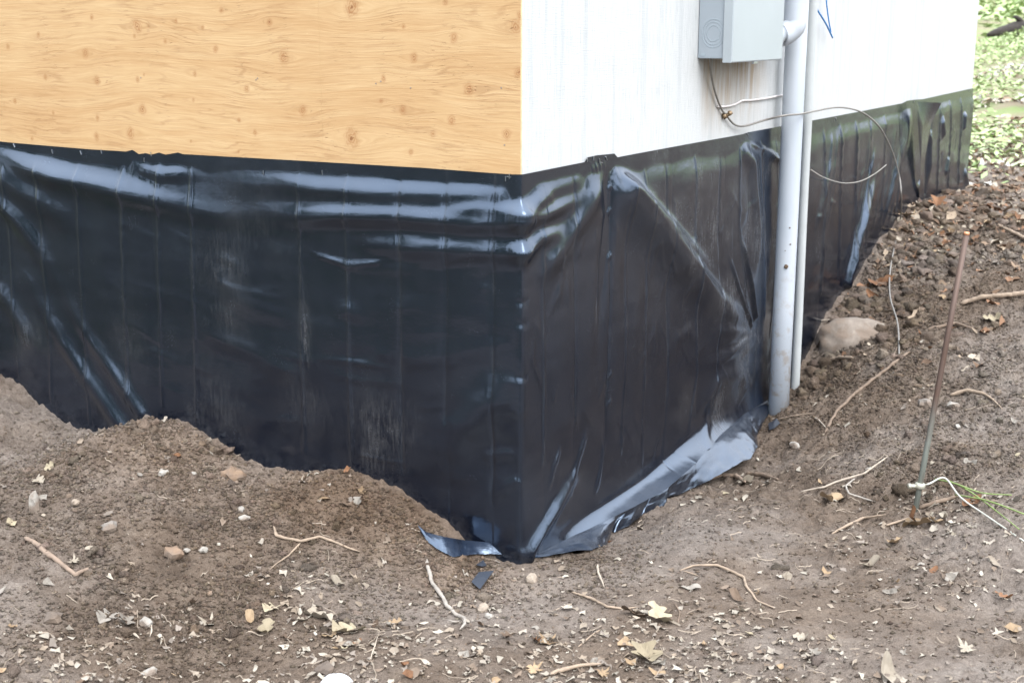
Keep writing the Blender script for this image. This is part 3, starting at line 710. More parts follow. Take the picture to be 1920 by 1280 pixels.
MWIRE = simple('dull_wire', lin(126, 122, 117), .5, .2, .15, 40); MBLUE = simple('blue_insulation', lin(40, 122, 190), .4, 0, .05)
def wpx(pts, d): return [W(*wallpt(*p, off=dd), dd) for p, dd in zip(pts, d)]
gpts = wpx([(1331, 108), (1333, 135), (1340, 170), (1352, 203), (1363, 218), (1378, 234), (1398, 236), (1432, 226)], (.03, .02, .014, .010, .010, .014, .02, .05))
gpts += wpx([(1470, 217), (1500, 214), (1530, 208), (1562, 202), (1590, 203), (1620, 213), (1650, 240), (1672, 283), (1686, 330), (1690, 372)], (.115, .115, .10, .08, .08, .09, .10, .12, .14, .16))
gend = [hit(1688, 412), hit(1676, 470), hit(1668, 520), hit(1668, 575), hit(1682, 622), hit(1686, 668)]
gpts += [gend[0]+np.array((0, 0, .0))] 
gpts += [p + np.array((0, 0, h)) for p, h in zip(gend[1:], (.004, .02, .035, .03, .0))]
gw = tag(add('ground_wire', tube_mesh('ground_wire', gpts, .0035, MWIRE, 8, 6)), 'bare grey grounding wire looping from the electrical box past the conduit into the soil', 'wire')
cl = wpx([(1362, 217)], (.012,))[0]
clamp = tag(empty('wire_clamp', tuple(cl)), 'small brass split bolt clamp on the grounding wire', 'clamp')
MBR = simple('brass', lin(142, 122, 98), .45, .7, .2, 80)
add('bolt', tube_mesh('bolt', [cl+np.array((-.010, 0, -.006)), cl+np.array((.018, -.004, .012))], .007, MBR, 6, 1), clamp)
add('nut', tube_mesh('nut', [cl+np.array((-.012, 0, -.004)), cl+np.array((-.002, -.001, .002))], .0115, MBR, 6, 1), clamp)
add('nut', tube_mesh('nut', [cl+np.array((.006, -.002, .006)), cl+np.array((.014, -.003, .010))], .0095, MBR, 6, 1), clamp)
tag(add('white_cable', tube_mesh('white_cable', wpx([(1346, 200), (1360, 200), (1378, 196), (1392, 189), (1410, 188), (1440, 184), (1470, 178), (1490, 174)], [.006]*8), .0036, simple('cable_white', lin(214, 208, 206), .6), 8, 5)), 'thin white painted cable stapled across the siding to the conduit', 'cable')
tag(add('blue_wire', tube_mesh('blue_wire', wpx([(1505, -60), (1521, -5), (1532, 18), (1547, 42), (1555, 58), (1561, 71)], [.03, .03, .03, .03, .03, .03]), .0034, MBLUE, 8, 5)), 'bright blue wire end hanging against the white siding', 'wire')
tag(add('blue_wire', tube_mesh('blue_wire', wpx([(1547, -60), (1549, -5), (1552, 25), (1555, 45), (1558, 60)], [.022]*5), .0026, MBLUE, 8, 5)), 'thinner blue wire strand meeting the blue wire end', 'wire')
tag(add('string', tube_mesh('string', wpx([(1520, 318), (1545, 333), (1580, 343), (1612, 340), (1640, 326), (1662, 309)], [.05, .04, .035, .04, .05, .04]), .0014, simple('string', lin(176, 172, 164), .8), 6, 5)), 'slack pale string drooping across the black sheet beside the thin pipe', 'string')

# ground rod
MCOP = NT('copper_rod'); co = MCOP.coord(); zz = MCOP.node('ShaderNodeSeparateXYZ', {'Vector': co}).outputs[2]
cc = MCOP.mix(MCOP.rng(MCOP.math('ADD', zz, MCOP.math('MULTIPLY', MCOP.noise(co, 30, 4), .12)), .36, .54), lin(122, 127, 120), lin(94, 77, 69))
cc = MCOP.mix(MCOP.rng(MCOP.noise(MCOP.mapv(co, (60, 60, 8)), 1., 4), .5, .7, 0, .6), cc, lin(92, 70, 58))
MCOP.set('Base Color', cc); MCOP.set('Roughness', .55); MCOP.set('Metallic', .35)
rb = hit(1716, 958); yd = rb[1]
d_ = ray(1812, 440); rt = d_*((yd+.06)/d_[1])+np.array((0, 0, CAMZ)); ax = (rt-rb)/np.linalg.norm(rt-rb)
rod = tag(empty('ground_rod', tuple(rb)), 'leaning copper grounding rod driven into the soil', 'ground rod')
add('rod', tube_mesh('rod', [rb-ax*.12, rb+ax*.2, rb+ax*.5, rt], .0082, MCOP.m, 12, 1), rod)
add('rod_tip', tube_mesh('rod_tip', [rt-ax*.001, rt+ax*.008], [.0088, .0072], simple('fresh_copper', lin(214, 150, 112), .4, .5), 10, 1), rod)
kc = rb+ax*.075
MZ = simple('zinc_clamp', lin(176, 174, 160), .5, .5, .12, 60)
acorn = tag(empty('rod_clamp', tuple(kc)), 'pale metal clamp bolted round the foot of the copper rod', 'clamp')
add('ring', tube_mesh('ring', [kc-ax*.009, kc-ax*.004, kc+ax*.004, kc+ax*.009], [.0125, .0155, .0155, .0125], MZ, 16, 1), acorn)
ab = add('bolt', tube_mesh('bolt', [kc+np.array((-.012, -.004, 0)), kc+np.array((-.030, -.006, .001))], .0062, MZ, 6, 1), acorn)
add('bolt_head', tube_mesh('bolt_head', [kc+np.array((-.028, -.006, .001)), kc+np.array((-.036, -.007, .001))], .0085, MZ, 6, 1), ab)
tag(add('rod_wire', tube_mesh('rod_wire', [kc+np.array((.014, 0, .002)), kc+np.array((.030, 0, .008)), hit(1770, 918)+np.array((0, 0, .03)), hit(1800, 945)+np.array((0, 0, .02)), hit(1850, 975)+np.array((0, 0, .012)), hit(1925, 1025)+np.array((0, 0, .006)), hit(1990, 1060)], .0026, simple('pale_wire', lin(188, 188, 178), .5, .2), 8, 5)), 'pale wire running from the rod clamp along the ground', 'wire')
MGREEN = simple('green_stem', lin(116, 134, 78), .5, 0, .2, 20)
for pts, lab in zip(([(1752, 905), (1790, 925), (1840, 934), (1896, 938)], [(1775, 908), (1815, 935), (1860, 965), (1910, 1000)], [(1790, 935), (1850, 955), (1925, 975)]), ('green stem nearest the rod clamp, pointing straight along the soil', 'green stem slanting down beside the pale wire', 'green stem lying past the rust leaf')):
    tag(add('green_stem', tube_mesh('green_stem', [hit(*p)+np.array((0, 0, .012+.012*(i == 1))) for i, p in enumerate(pts)], [.0022, .0024, .0022, .0016][:len(pts)], MGREEN, 7, 4)), lab, 'stem')

# ------------------------------------------------------------------ stones
def stone_mat(name, c1, c2):
    t = NT(name); co = t.coord(); n = t.noise(co, 35, 6, .65); d = t.noise(co, 14, 4)
    c = t.mix(t.rng(n, .3, .7), c1, c2); c = t.mix(t.rng(d, .44, .56, 0, .85), c, lin(112, 98, 86))
    t.set('Base Color', c); t.set('Roughness', .85); t.set('Normal', t.bump(n, .7, .006)); return t.m
SMAT = {'tan': stone_mat('stone_tan', lin(152, 140, 126), lin(134, 121, 109)), 'grey': stone_mat('stone_grey', lin(138, 132, 126), lin(112, 106, 100)), 'pale': stone_mat('stone_pale', lin(158, 154, 147), lin(136, 130, 123)),
        'rust': stone_mat('stone_rust', lin(132, 110, 90), lin(116, 98, 84)), 'dark': stone_mat('stone_dark', lin(98, 88, 80), lin(82, 72, 64)), 'white': simple('stone_white', lin(196, 200, 204), .5, 0, .04)}
STN = [(437, 888, 21, 'rust', (1, .8, .8), 'rust brown stone half sunk in the soil mound'), (997, 1082, 15, 'tan', (1, .8, .9), 'blocky tan stone below the tip of the black flap'),
       (274, 1165, 13, 'pale', (1, .8, .9), 'pale egg shaped pebble among dark clods'), (280, 1256, 17, 'pale', (1, .8, .6), 'flat pale grey stone among leaf litter'), (66, 945, 17, 'pale', (.7, .5, 1.5), 'tall thin pale stone shard standing on the mound'),
       (207, 986, 14, 'grey', (1, .9, .8), 'rounded dark grey stone on the mound slope'), (325, 1030, 18, 'rust', (1.2, .9, .6), 'flat yellowish brown stone beside white chips'), (382, 1032, 9, 'pale', (1.2, .8, .7), 'small white chip beside the yellowish brown stone'),
       (352, 1031, 8, 'pale', (1.3, .8, .6), 'flat white chip next to a smaller white one'), (905, 1138, 12, 'tan', (1, .8, .8), 'tan pebble at the end of the buried board'), (918, 1152, 8, 'pale', (1, .7, .8), 'pale pebble just below the tan pebble'),
       (452, 953, 8, 'pale', (1, .8, .8), 'small cream stone chip above another chip'), (456, 972, 10, 'pale', (1.3, .8, .7), 'oblong cream stone chip on the mound'), (608, 1251, 15, 'dark', (1.2, .9, .8), 'rounded brown stone near white rim'),
       (306, 888, 9, 'pale', (1.1, .8, .8), 'small whitish stone near the mound crest'), (362, 892, 6, 'pale', (1, .8, .8), 'tiny whitish pebble near the rust brown stone'), (142, 940, 9, 'tan', (1.2, .8, .7), 'small tan stone near the pale shard'),
       (394, 1111, 6, 'rust', (1, .8, .9), 'small pinkish pebble on dark crumbs'), (100, 1155, 16, 'dark', (1.1, .9, .8), 'dark rounded lump of stone on the left slope'), (1250, 838, 7, 'pale', (1, .8, .8), 'tiny pale pebble beside the shiny flap'),
       (1490, 835, 10, 'pale', (1.3, .8, .7), 'pale stone chip right of the flap end'), (1795, 800, 7, 'pale', (1.2, .8, .7), 'small white pebble right of the rod'), (1735, 755, 13, 'grey', (1, .8, .9), 'grey stone just behind the copper rod'),
       (1787, 757, 11, 'pale', (1.2, .7, .6), 'pale flat stone right behind the copper rod'), (1475, 705, 12, 'tan', (.9, .8, 1), 'tan stone between the two pipes'), (1630, 880, 7, 'pale', (1.2, .8, .6), 'little pale pebble on trodden soil')]
for k, (x, y, rpx, mk, sq, lab) in enumerate(STN):
    P = hit(x, y+rpx*.6); r = rpx*np.linalg.norm(P-np.array((0, 0, CAMZ)))/FPX
    me = lump('stone', (0, 0, 0), r, SMAT[mk], k+1, sq, 2, .55); o = add('stone', me, None, tuple(P+np.array((0, 0, r*sq[2]*.35)))); o.rotation_euler = (random.uniform(-.3, .3), random.uniform(-.3, .3), random.uniform(0, 6))
    tag(o, lab, 'stone')
P = hit(632, 1283); tag(add('white_stone', lump('white_stone', (0, 0, 0), .036, SMAT['white'], 50, (1.05, .8, .75), 3, .12), None, tuple(P+np.array((0, 0, -.004)))), 'smooth white stone with a rounded top lying in leaf litter', 'stone')
P = hit(1612, 640); bo = add('boulder', lump('boulder', (0, 0, 0), .15, stone_mat('boulder', lin(134, 124, 114), lin(108, 98, 89)), 77, (1.05, .75, .68), 4, .20), None, tuple(P+np.array((-.01, .07, -.02)))); tag(bo, 'large tan boulder half buried in soil beside the thin pipe', 'boulder')

# ------------------------------------------------------------------ roots, twigs
def wood(name, c): return simple(name, c, .8, 0, .22, 60, .002)
MR = {'pale': wood('root_pale', lin(160, 148, 134)), 'tan': wood('root_tan', lin(144, 127, 110)), 'brown': wood('root_brown', lin(112, 96, 82)), 'red': wood('root_red', lin(132, 115, 101)), 'grey': wood('root_grey', lin(146, 139, 131))}
TW = [([(48, 1010), (70, 1028), (95, 1048), (118, 1064), (140, 1080), (160, 1074), (180, 1068)], (4, 6, 6, 5, 4.5, 4.5, 3.5), 'red', 'thick crooked bare root on the left mound', 0),
      ([(512, 995), (518, 1012), (535, 1016), (565, 1020), (600, 1012), (632, 1022), (655, 1034), (675, 1042)], (2, 4, 3.5, 3.5, 3.2, 2.8, 2.4, 1.6), 'tan', 'long branching root lying at the foot of the mound', .004),
      ([(565, 1021), (540, 1045), (520, 1062), (505, 1075)], (2, 1.8, 1.5, 1), 'tan', 'thin rootlet running off the long branching root', .004),
      ([(797, 1046), (803, 1075), (810, 1100), (826, 1122), (838, 1142), (856, 1158), (870, 1166), (872, 1178), (862, 1186)], (3.5, 4, 4.5, 4.5, 4.2, 4, 4, 3.5, 2), 'grey', 'pale bent root curling over the buried board edge', .012),
      ([(862, 1164), (852, 1170), (840, 1170)], (3, 2.6, 1.6), 'grey', 'short side prong of the pale bent root', .008),
      ([(1121, 1060), (1122, 1078), (1126, 1092), (1132, 1106)], (2.6, 2.4, 2.2, 1.2), 'pale', 'short pale root upright on the soil below the flap', .01),
      ([(1274, 1070), (1300, 1064), (1345, 1062), (1372, 1074), (1392, 1086), (1400, 1108), (1420, 1128), (1452, 1146)], (1.8, 2.4, 2.8, 3, 3, 2.6, 2.2, 1.5), 'tan', 'tan forked root on trodden soil', .005),
      ([(1072, 1112), (1110, 1128), (1140, 1142), (1170, 1145), (1198, 1140)], (2.2, 3, 2.6, 2.4, 1.5), 'tan', 'reddish tan root across the trodden soil', .004),
      ([(1735, 653), (1700, 668), (1672, 690), (1640, 712), (1600, 746), (1568, 780), (1546, 815)], (1.6, 2.6, 3.4, 3.6, 3.6, 3.4, 3), 'brown', 'long brown branch sloping down across the bank', .012),
      ([(1676, 688), (1676, 670), (1682, 655)], (2, 1.5, 1), 'brown', 'short twig standing off the long brown branch', .012),
      ([(1502, 925), (1545, 918), (1580, 906), (1620, 896), (1664, 864)], (1.8, 2.2, 2.2, 2, 1.4), 'pale', 'thin pale root arched over trodden soil near an orange leaf', .014),
      ([(1604, 900), (1584, 918), (1590, 934), (1620, 942), (1640, 944)], (1.8, 2.2, 2.2, 1.8, 1.2), 'grey', 'grey hooked root below the arched pale root', .012),
      ([(1550, 680), (1575, 678), (1600, 676)], (3.5, 4, 3.5), 'tan', 'short straight stick beside the thin pipe foot', .006),
      ([(1800, 572), (1840, 563), (1880, 560), (1930, 556)], (4.5, 5.5, 5.5, 5), 'tan', 'straight tan stick lying right of the rod', .008),
      ([(1780, 746), (1812, 736), (1846, 744), (1866, 756), (1880, 772)], (4, 4.2, 3, 2, 1), 'tan', 'broken forked twig on dark crumbly soil', .006),
      ([(1320, 904), (1352, 898), (1380, 898), (1398, 908)], (4, 5, 5, 3.5), 'red', 'reddish stick poking out under the shiny flap', .006),
      ([(1400, 892), (1430, 896), (1460, 906)], (4.5, 5, 4), 'brown', 'stubby brown stick at the flap edge', .006),
      ([(1018, 1276), (1045, 1265), (1085, 1256), (1128, 1248)], (3, 4.5, 4.5, 3), 'tan', 'split tan stick lying in leaf scraps', .006),
      ([(1560, 1004), (1590, 990), (1620, 976), (1660, 972)], (2, 3, 3.2, 2), 'tan', 'curved tan twig near the rod foot', .006),
      ([(1722, 956), (1755, 948), (1795, 936)], (4, 4.8, 4), 'brown', 'thick brown twig at the rod foot', .008),
      ([(1650, 990), (1680, 985), (1705, 975)], (2, 2.6, 2), 'tan', 'small twig pointing at the rod foot', .006),
      ([(1870, 425), (1900, 440), (1940, 462)], (3, 4, 4), 'tan', 'stick on the leafy bank near the lawn', .008),
      ([(1740, 620), (1790, 612), (1830, 624)], (3, 3.4, 2), 'brown', 'dark twig across the bank behind the rod', .008),
      ([(236, 1181), (250, 1192), (262, 1202)], (2.5, 3, 2), 'pale', 'short cream stick in dark crumbs', .005),
      ([(285, 1172), (286, 1190), (283, 1204)], (1.6, 1.8, 1.4), 'pale', 'thin pale root beside the egg shaped pebble', .006),
      ([(1516, 612), (1540, 607), (1568, 608), (1590, 614)], (1.4, 1.8, 1.6, 1), 'pale', 'thin pale rootlet reaching from the thin pipe to the boulder', .02),
      ([(1440, 795), (1460, 790), (1490, 784), (1530, 778)], (1.2, 1.5, 1.5, 1), 'tan', 'fine root right of the conduit foot', .01),
      ([(1520, 780), (1535, 796), (1548, 808)], (2, 2, 1.2), 'pale', 'knobbly pale rootlet on the slope below the pipes', .008),
      ([(1310, 1080), (1280, 1074)], (1.6, 1.2), 'tan', 'tiny forked root end on trodden soil', .004),
      ([(1085, 1215), (1110, 1195), (1130, 1180)], (1.4, 1.8, 1.2), 'tan', 'slim curved twig near a tan leaf', .004),
      ([(1270, 1175), (1275, 1150), (1262, 1130)], (1.2, 1.4, 1), 'brown', 'slim dark twig among leaf scraps', .004),
      ([(690, 1255), (700, 1220), (712, 1190)], (1.4, 1.6, 1), 'pale', 'slender pale stalk amid leaf scraps', .004)]
def twig(pts, w, mat, lift, name='twig'):
    Q = []; R = []
    for (x, y), wpx_ in zip(pts, w):
        P = hit(x, y); dist = np.linalg.norm(P-np.array((0, 0, CAMZ))); r = wpx_*dist/FPX*.85
        Q.append(P+np.array((random.uniform(-.002, .002), random.uniform(-.002, .002), r*.6+lift*random.uniform(.3, 1.)))); R.append(r)
    Q[0][2] -= lift*.7; Q = np.array(Q); R = np.array(R)
    L_ = np.concatenate([[0], np.cumsum(np.linalg.norm(np.diff(Q, axis=0), axis=1))]); m = max(8, int(L_[-1]/.009)); tt = np.linspace(0, L_[-1], m)
    Q2 = np.stack([np.interp(tt, L_, Q[:, k]) for k in range(3)], -1); R2 = np.interp(tt, L_, R); sd = random.uniform(0, 99)
    for k, (f1, a1) in enumerate(((22, .4), (90, .25))):
        Q2[:, 0] += R2*a1*perlin(tt*f1+sd, tt*0+k)*1.8; Q2[:, 1] += R2*a1*perlin(tt*f1+sd+20, tt*0+k)*1.8; Q2[:, 2] += R2*a1*perlin(tt*f1+sd+40, tt*0+k)
    R2 = R2*(1+.35*perlin(tt*60+sd, tt*0+.5)); R2[-1] *= .3; R2[-2] *= .7; R2[0] *= .5
    return tube_mesh(name, Q2, R2, mat, 7, 2)
for pts, w, mk, lab, lift in TW: tag(add('twig', twig(pts, w, MR[mk], lift)), lab, 'twig')
# rootlets standing out of the mound
for (x, y, h, dx), lab in (((474, 852, .055, -.03), 'thin rootlet standing up from the mound crest'), ((92, 750, .02, .006), 'tiny rootlet standing on the left mound edge'), ((1490, 655, .05, -.02), 'thin stalk leaning beside the thin pipe foot')):
    P = hit(x, y); tag(add('twig', tube_mesh('twig', [P-np.array((0, 0, .02)), P+np.array((dx*.2, 0, h*.4)), P+np.array((dx*.9, 0, h*.7)), P+np.array((dx, 0, h))], [.0022, .002, .0016, .0008], MR['tan'], 6, 4)), lab, 'twig')

# buried board edge and torn plastic scraps
b0, b1 = hit(806, 1092), hit(884, 1131)
bdv = (b1-b0); bdv /= np.linalg.norm(bdv); nrm = np.array((bdv[1], -bdv[0], 0)); nrm /= np.linalg.norm(nrm)
if nrm[1] > 0: nrm = -nrm
bv = []
for s, j in ((0, 0.), (.33, .004), (.66, -.003), (1., .002)):
    p_ = b0*(1-s)+b1*s
    for a, h in ((-.10, -.06), (.010+j, -.022), (.008+j, -.003), (-.10, -.035)): bv.append(p_+nrm*a+np.array((0, 0, h)))
bf = [(0, 1, 2, 3), (12, 15, 14, 13)] + [(i*4+k, i*4+4+k, i*4+4+(k+1) % 4, i*4+(k+1) % 4) for i in range(3) for k in range(4)]
tag(add('buried_board', mk_mesh('buried_board', bv, bf, simple('wet_board', lin(58, 50, 44), .7))), 'dark edge of a flat board buried under the soil mound', 'board')
def scrap(pts, lab, z=.006):
    W_ = [hit(*p)+np.array((0, 0, z+.004*(i % 2))) for i, p in enumerate(pts)]
    c = sum(W_)/len(W_)+np.array((0, 0, .004)); n = len(W_)
    V = W_+[c]+[w-np.array((0, 0, .0015)) for w in W_]+[c-np.array((0, 0, .0015))]
    F = [(i, (i+1) % n, n) for i in range(n)]+[(n+1+(i+1) % n, n+1+i, 2*n+1) for i in range(n)]+[(i, n+1+i, n+1+(i+1) % n, (i+1) % n) for i in range(n)]
    tag(add('plastic_scrap', mk_mesh('plastic_scrap', V, F, simple('scrap_plastic', lin(52, 56, 64), .3))), lab, 'plastic scrap')
scrap([(884, 1098), (898, 1086), (926, 1078), (914, 1096), (900, 1112)], 'torn triangle of black plastic lying on sandy soil', .012)
scrap([(893, 1064), (906, 1058), (913, 1064), (903, 1072)], 'small dark plastic scrap half covered by sand')
scrap([(1440, 800), (1456, 792), (1462, 800), (1452, 812), (1442, 812)], 'crumpled black plastic scrap at the conduit foot', .012)

# ------------------------------------------------------------------ leaves
def leaf_shape(kind, seed):
    r_ = random.Random(seed); pts = []
    if kind == 'oak':
        n = 26
        for i in range(n):
            a = 2*math.pi*i/n; x = math.cos(a); y = math.sin(a)*.42*(1+.42*math.cos(x*9+r_.uniform(-.2, .2)))
            pts.append((x*.5, y*.75))
    elif kind == 'maple':
        n = 5+r_.choice((0, 2)); 
        for i in range(n*4):
            a = 2*math.pi*i/(n*4); rr = (.5, .36, .24, .36)[i % 4]*r_.uniform(.62, 1.18); a += r_.uniform(-.12, .12); pts.append((rr*math.cos(a), rr*math.sin(a)*.72))
    elif kind == 'oval':
        n = 16
        for i in range(n):
            a = 2*math.pi*i/n; pts.append((.5*math.cos(a), .21*math.sin(a)*(1-.35*math.cos(a))*r_.uniform(.9, 1.1)))
    else:
        n = r_.randint(7, 11)
        for i in range(n):
            a = 2*math.pi*i/n; rr = r_.uniform(.22, .5); pts.append((rr*math.cos(a), rr*math.sin(a)*.7))
    return pts
def leaf_mesh(kind, seed, mat):
    pts = leaf_shape(kind, seed); r_ = random.Random(seed+99); n = len(pts)
    cu_, cv_, tw = r_.uniform(-.4, 1.0), r_.uniform(.2, 1.6), r_.uniform(-.5, .5); ph = r_.uniform(0, 6)
    zf = lambda x, y: cu_*x*x + cv_*y*y + tw*x*y + .05*math.sin(9*x+ph)+.04*math.sin(13*y+ph)
    V = [(x, y, zf(x, y)) for x, y in pts] + [(.5*x, .5*y, zf(.5*x, .5*y)) for x, y in pts] + [(0, 0, zf(0, 0)-.02)]
    F = [(i, (i+1) % n, n+(i+1) % n, n+i) for i in range(n)] + [(n+i, n+(i+1) % n, 2*n) for i in range(n)]
    return mk_mesh('leaf_'+kind, V, F, mat)
def leaf_mat(name, a, b):
    t = NT(name); co = t.coord(); n = t.noise(co, 3.2, 5, .6); v = t.noise(t.mapv(co, (4, 22, 4)), 1., 3)
    oi = t.node('ShaderNodeObjectInfo').outputs['Random']
    c = t.mix(t.rng(n, .3, .7), a, b); c = t.mix(t.rng(v, .5, .7, 0, .35), c, tuple(x*.55 for x in a[:3])+(1,))
    c = t.mix(1., c, t.ramp(oi, [(0, (.66, .64, .62)), (.6, (.95, .95, .95)), (1, (1.0, 1.0, 1.0))]), 'MULTIPLY')
    t.set('Base Color', c); t.set('Roughness', .75); t.set('Specular IOR Level', .25)
    return t.m
LM = {'pale': leaf_mat('leaf_pale', lin(156, 148, 135), lin(138, 128, 114)), 'tan': leaf_mat('leaf_tan', lin(158, 138, 112), lin(138, 117, 93)), 'rust': leaf_mat('leaf_rust', lin(134, 98, 70), lin(110, 80, 60)),
      'brown': leaf_mat('leaf_brown', lin(112, 96, 82), lin(92, 77, 65)), 'cream': leaf_mat('leaf_cream', lin(166, 156, 134), lin(150, 139, 117)), 'grey': leaf_mat('leaf_grey', lin(144, 138, 130), lin(124, 118, 110))}
LMESH = {}
for mk in LM:
    for kind, ns in (('oak', 3), ('maple', 2), ('oval', 2), ('frag', 4)):
        for s in range(ns): LMESH[(mk, kind, s)] = leaf_mesh(kind, s*17+hash(kind) % 7 if False else s*17+len(kind), LM[mk])
def put_leaf(P, size, me, tilt=.35, lift=.25):
    o = bpy.data.objects.new('leaf', me); COL.objects.link(o)
    n = gnormal(P[0], P[1]); qn = n.to_track_quat('Z', 'Y')
    o.rotation_mode = 'QUATERNION'
    o.rotation_quaternion = qn @ Matrix.Rotation(random.uniform(0, 6.28), 3, 'Z').to_quaternion() @ Matrix.Rotation(random.uniform(-tilt, tilt), 3, 'X').to_quaternion() @ Matrix.Rotation(random.uniform(-tilt, tilt), 3, 'Y').to_quaternion()
    o.scale = (size,)*3; o.location = Vector(P)+n*(size*.10*lift+.004)
    return o
HL = [(393, 1172, 52, 'pale', 'maple', 'pale star shaped dead leaf on damp soil'), (508, 1146, 36, 'cream', 'oak', 'cream curled leaf with a thin stalk'), (470, 1166, 34, 'tan', 'oval', 'orange tan leaf blade lying on damp soil'), (498, 1186, 40, 'cream', 'oak', 'cream lobed leaf beside leaf scraps'),
      (596, 1160, 52, 'pale', 'oak', 'large pale lobed leaf left of a yellowish one'), (652, 1184, 62, 'cream', 'oak', 'large yellowish cream lobed leaf'), (530, 1110, 26, 'pale', 'maple', 'small pale pointed leaf on smooth soil'), (634, 1098, 34, 'pale', 'oval', 'pale narrow leaf below the long root'),
      (1026, 1208, 48, 'tan', 'maple', 'tan pointed leaf alone on trodden soil'), (1560, 940, 46, 'tan', 'oak', 'light orange leaf on trodden soil by thin roots'), (1212, 1234, 72, 'cream', 'oak', 'big cream lobed leaf near a pinkish patch of scraps'), (1168, 1212, 40, 'tan', 'frag', 'pinkish tan leaf scrap patch'),
      (1190, 1154, 52, 'brown', 'oval', 'dark rolled leaf with a pale edge'), (1236, 1160, 60, 'cream', 'oak', 'cream ragged leaf right of the dark rolled leaf'), (1652, 534, 40, 'rust', 'oak', 'rust brown leaf stuck on the bank above the boulder'), (1638, 560, 34, 'rust', 'oval', 'narrow rust leaf hanging down the bank'),
      (1700, 410, 44, 'tan', 'maple', 'tan broad leaf where the wire enters the soil'), (1718, 985, 48, 'tan', 'oak', 'tan leaf flat at the foot of the rod'), (1822, 950, 44, 'rust', 'oval', 'rust leaf under the green stems'), (1900, 1188, 42, 'tan', 'frag', 'pinkish tan crumpled leaf on trodden soil'),
      (1812, 1222, 44, 'pale', 'maple', 'pale star leaf near smooth soil'), (1665, 1268, 66, 'pale', 'oval', 'long pale leaf lying at the litter edge'), (1295, 1105, 34, 'grey', 'oval', 'grey curled leaf beside the tan forked root'), (1382, 1124, 36, 'brown', 'oval', 'brown curled leaf below the tan forked root'),
      (1632, 1062, 40, 'pale', 'oval', 'smooth pale oval leaf on trodden soil'), (1680, 1018, 28, 'tan', 'oak', 'small orange tan leaf right of twigs'), (1773, 975, 28, 'pale', 'oval', 'small pale folded leaf near the rod foot'), (1860, 602, 30, 'cream', 'oak', 'cream leaf on the bank right of the rod'),
      (776, 922, 26, 'cream', 'oval', 'cream leaf caught on the mound edge against the sheet'), (1185, 1250, 30, 'tan', 'frag', 'tan leaf scrap beside the big cream leaf'), (610, 940, 30, 'tan', 'frag', 'tan leaf scrap on the mound top'), (648, 950, 34, 'brown', 'maple', 'brown curled leaf on the mound top'),
      (170, 1035, 24, 'pale', 'frag', 'pale scrap above the thick crooked root'), (20, 985, 34, 'cream', 'oval', 'cream narrow leaf left of the crooked root'), (88, 1100, 28, 'grey', 'frag', 'grey leaf scrap below the crooked root'), (650, 888, 24, 'rust', 'frag', 'rust leaf scrap at the mound rim against the sheet'),
      (330, 856, 22, 'rust', 'oval', 'reddish leaf scrap on the mound crest'), (200, 1160, 44, 'grey', 'oak', 'grey shrivelled leaf on dark clods'), (235, 1172, 40, 'grey', 'oak', 'grey leaf crumpled against dark clods'), (1758, 385, 40, 'rust', 'oak', 'rust leaf heap on the bank by the sheet'),
      (1000, 1262, 40, 'tan', 'maple', 'tan leaf beside the split stick')]
HLpos = []
for x, y, s, mk, kind, lab in HL:
    P = hit(x, y); size = s*np.linalg.norm(P-np.array((0, 0, CAMZ)))/FPX*1.1
    o = put_leaf(P, size, LMESH[(mk, kind, random.randint(0, {'oak': 2, 'maple': 1, 'oval': 1, 'frag': 3}[kind]))]); tag(o, lab, 'leaf'); HLpos.append(P[:2])
# upright rust leaf strip against the rod
P = hit(1708, 985); o = put_leaf(P, .062, LMESH[('rust', 'oval', 0)]); o.rotation_quaternion = Matrix.Rotation(1.25, 3, 'Y').to_quaternion(); o.location = Vector(P)+Vector((0, 0, .028)); tag(o, 'rust leaf standing upright against the rod foot', 'leaf')

def inside(x, y, m=.03):
    q_ = np.stack([x, y], -1)-C; return ((q_@NL) < m) & ((q_@NR) < m) & ((q_@RD) < LEN+.05)
def pxy(x, y): return hit(x, y)[:2]
CL = [(pxy(1150, 1255), .30, 1.), (pxy(650, 1250), .26, 1.), (pxy(850, 1240), .25, .8), (pxy(1350, 1240), .30, .9), (pxy(1500, 1270), .3, .6), (pxy(120, 1275), .2, .8), (pxy(1650, 1050), .28, .35), (pxy(1800, 1080), .3, .45), (pxy(1860, 1150), .2, .35), (pxy(600, 1150), .2, .5),
      (pxy(1750, 440), .5, 1.), (pxy(1860, 420), .6, 1.), (pxy(1680, 520), .3, .8), (pxy(1620, 560), .25, .7), (pxy(1780, 960), .18, .7), (pxy(280, 1180), .15, .5), (pxy(1010, 1130), .3, .25)]
def dens(x, y):
    d = np.full(x.shape, .06)
    for c, r, a in CL: d = np.maximum(d, a*np.exp(-((x-c[0])**2+(y-c[1])**2)/(r*r)))
    return d
def scatter(n, box_, fn, seed):
    r_ = np.random.default_rng(seed); out = []
    while sum(map(len, out)) < n:
        x = r_.uniform(box_[0], box_[1], 20000); y = r_.uniform(box_[2], box_[3], 20000)
        k = (r_.random(20000) < fn(x, y)) & ~inside(x, y); out.append(np.stack([x, y], -1)[k])
    return np.concatenate(out)[:n]
GL = {'near': ('small dry leaf scrap among many on the trodden soil', 'leaf scraps scattered on the trodden soil'), 'far': ('dry fallen leaf among many on the soil bank beside the house', 'fallen leaves on the soil bank')}
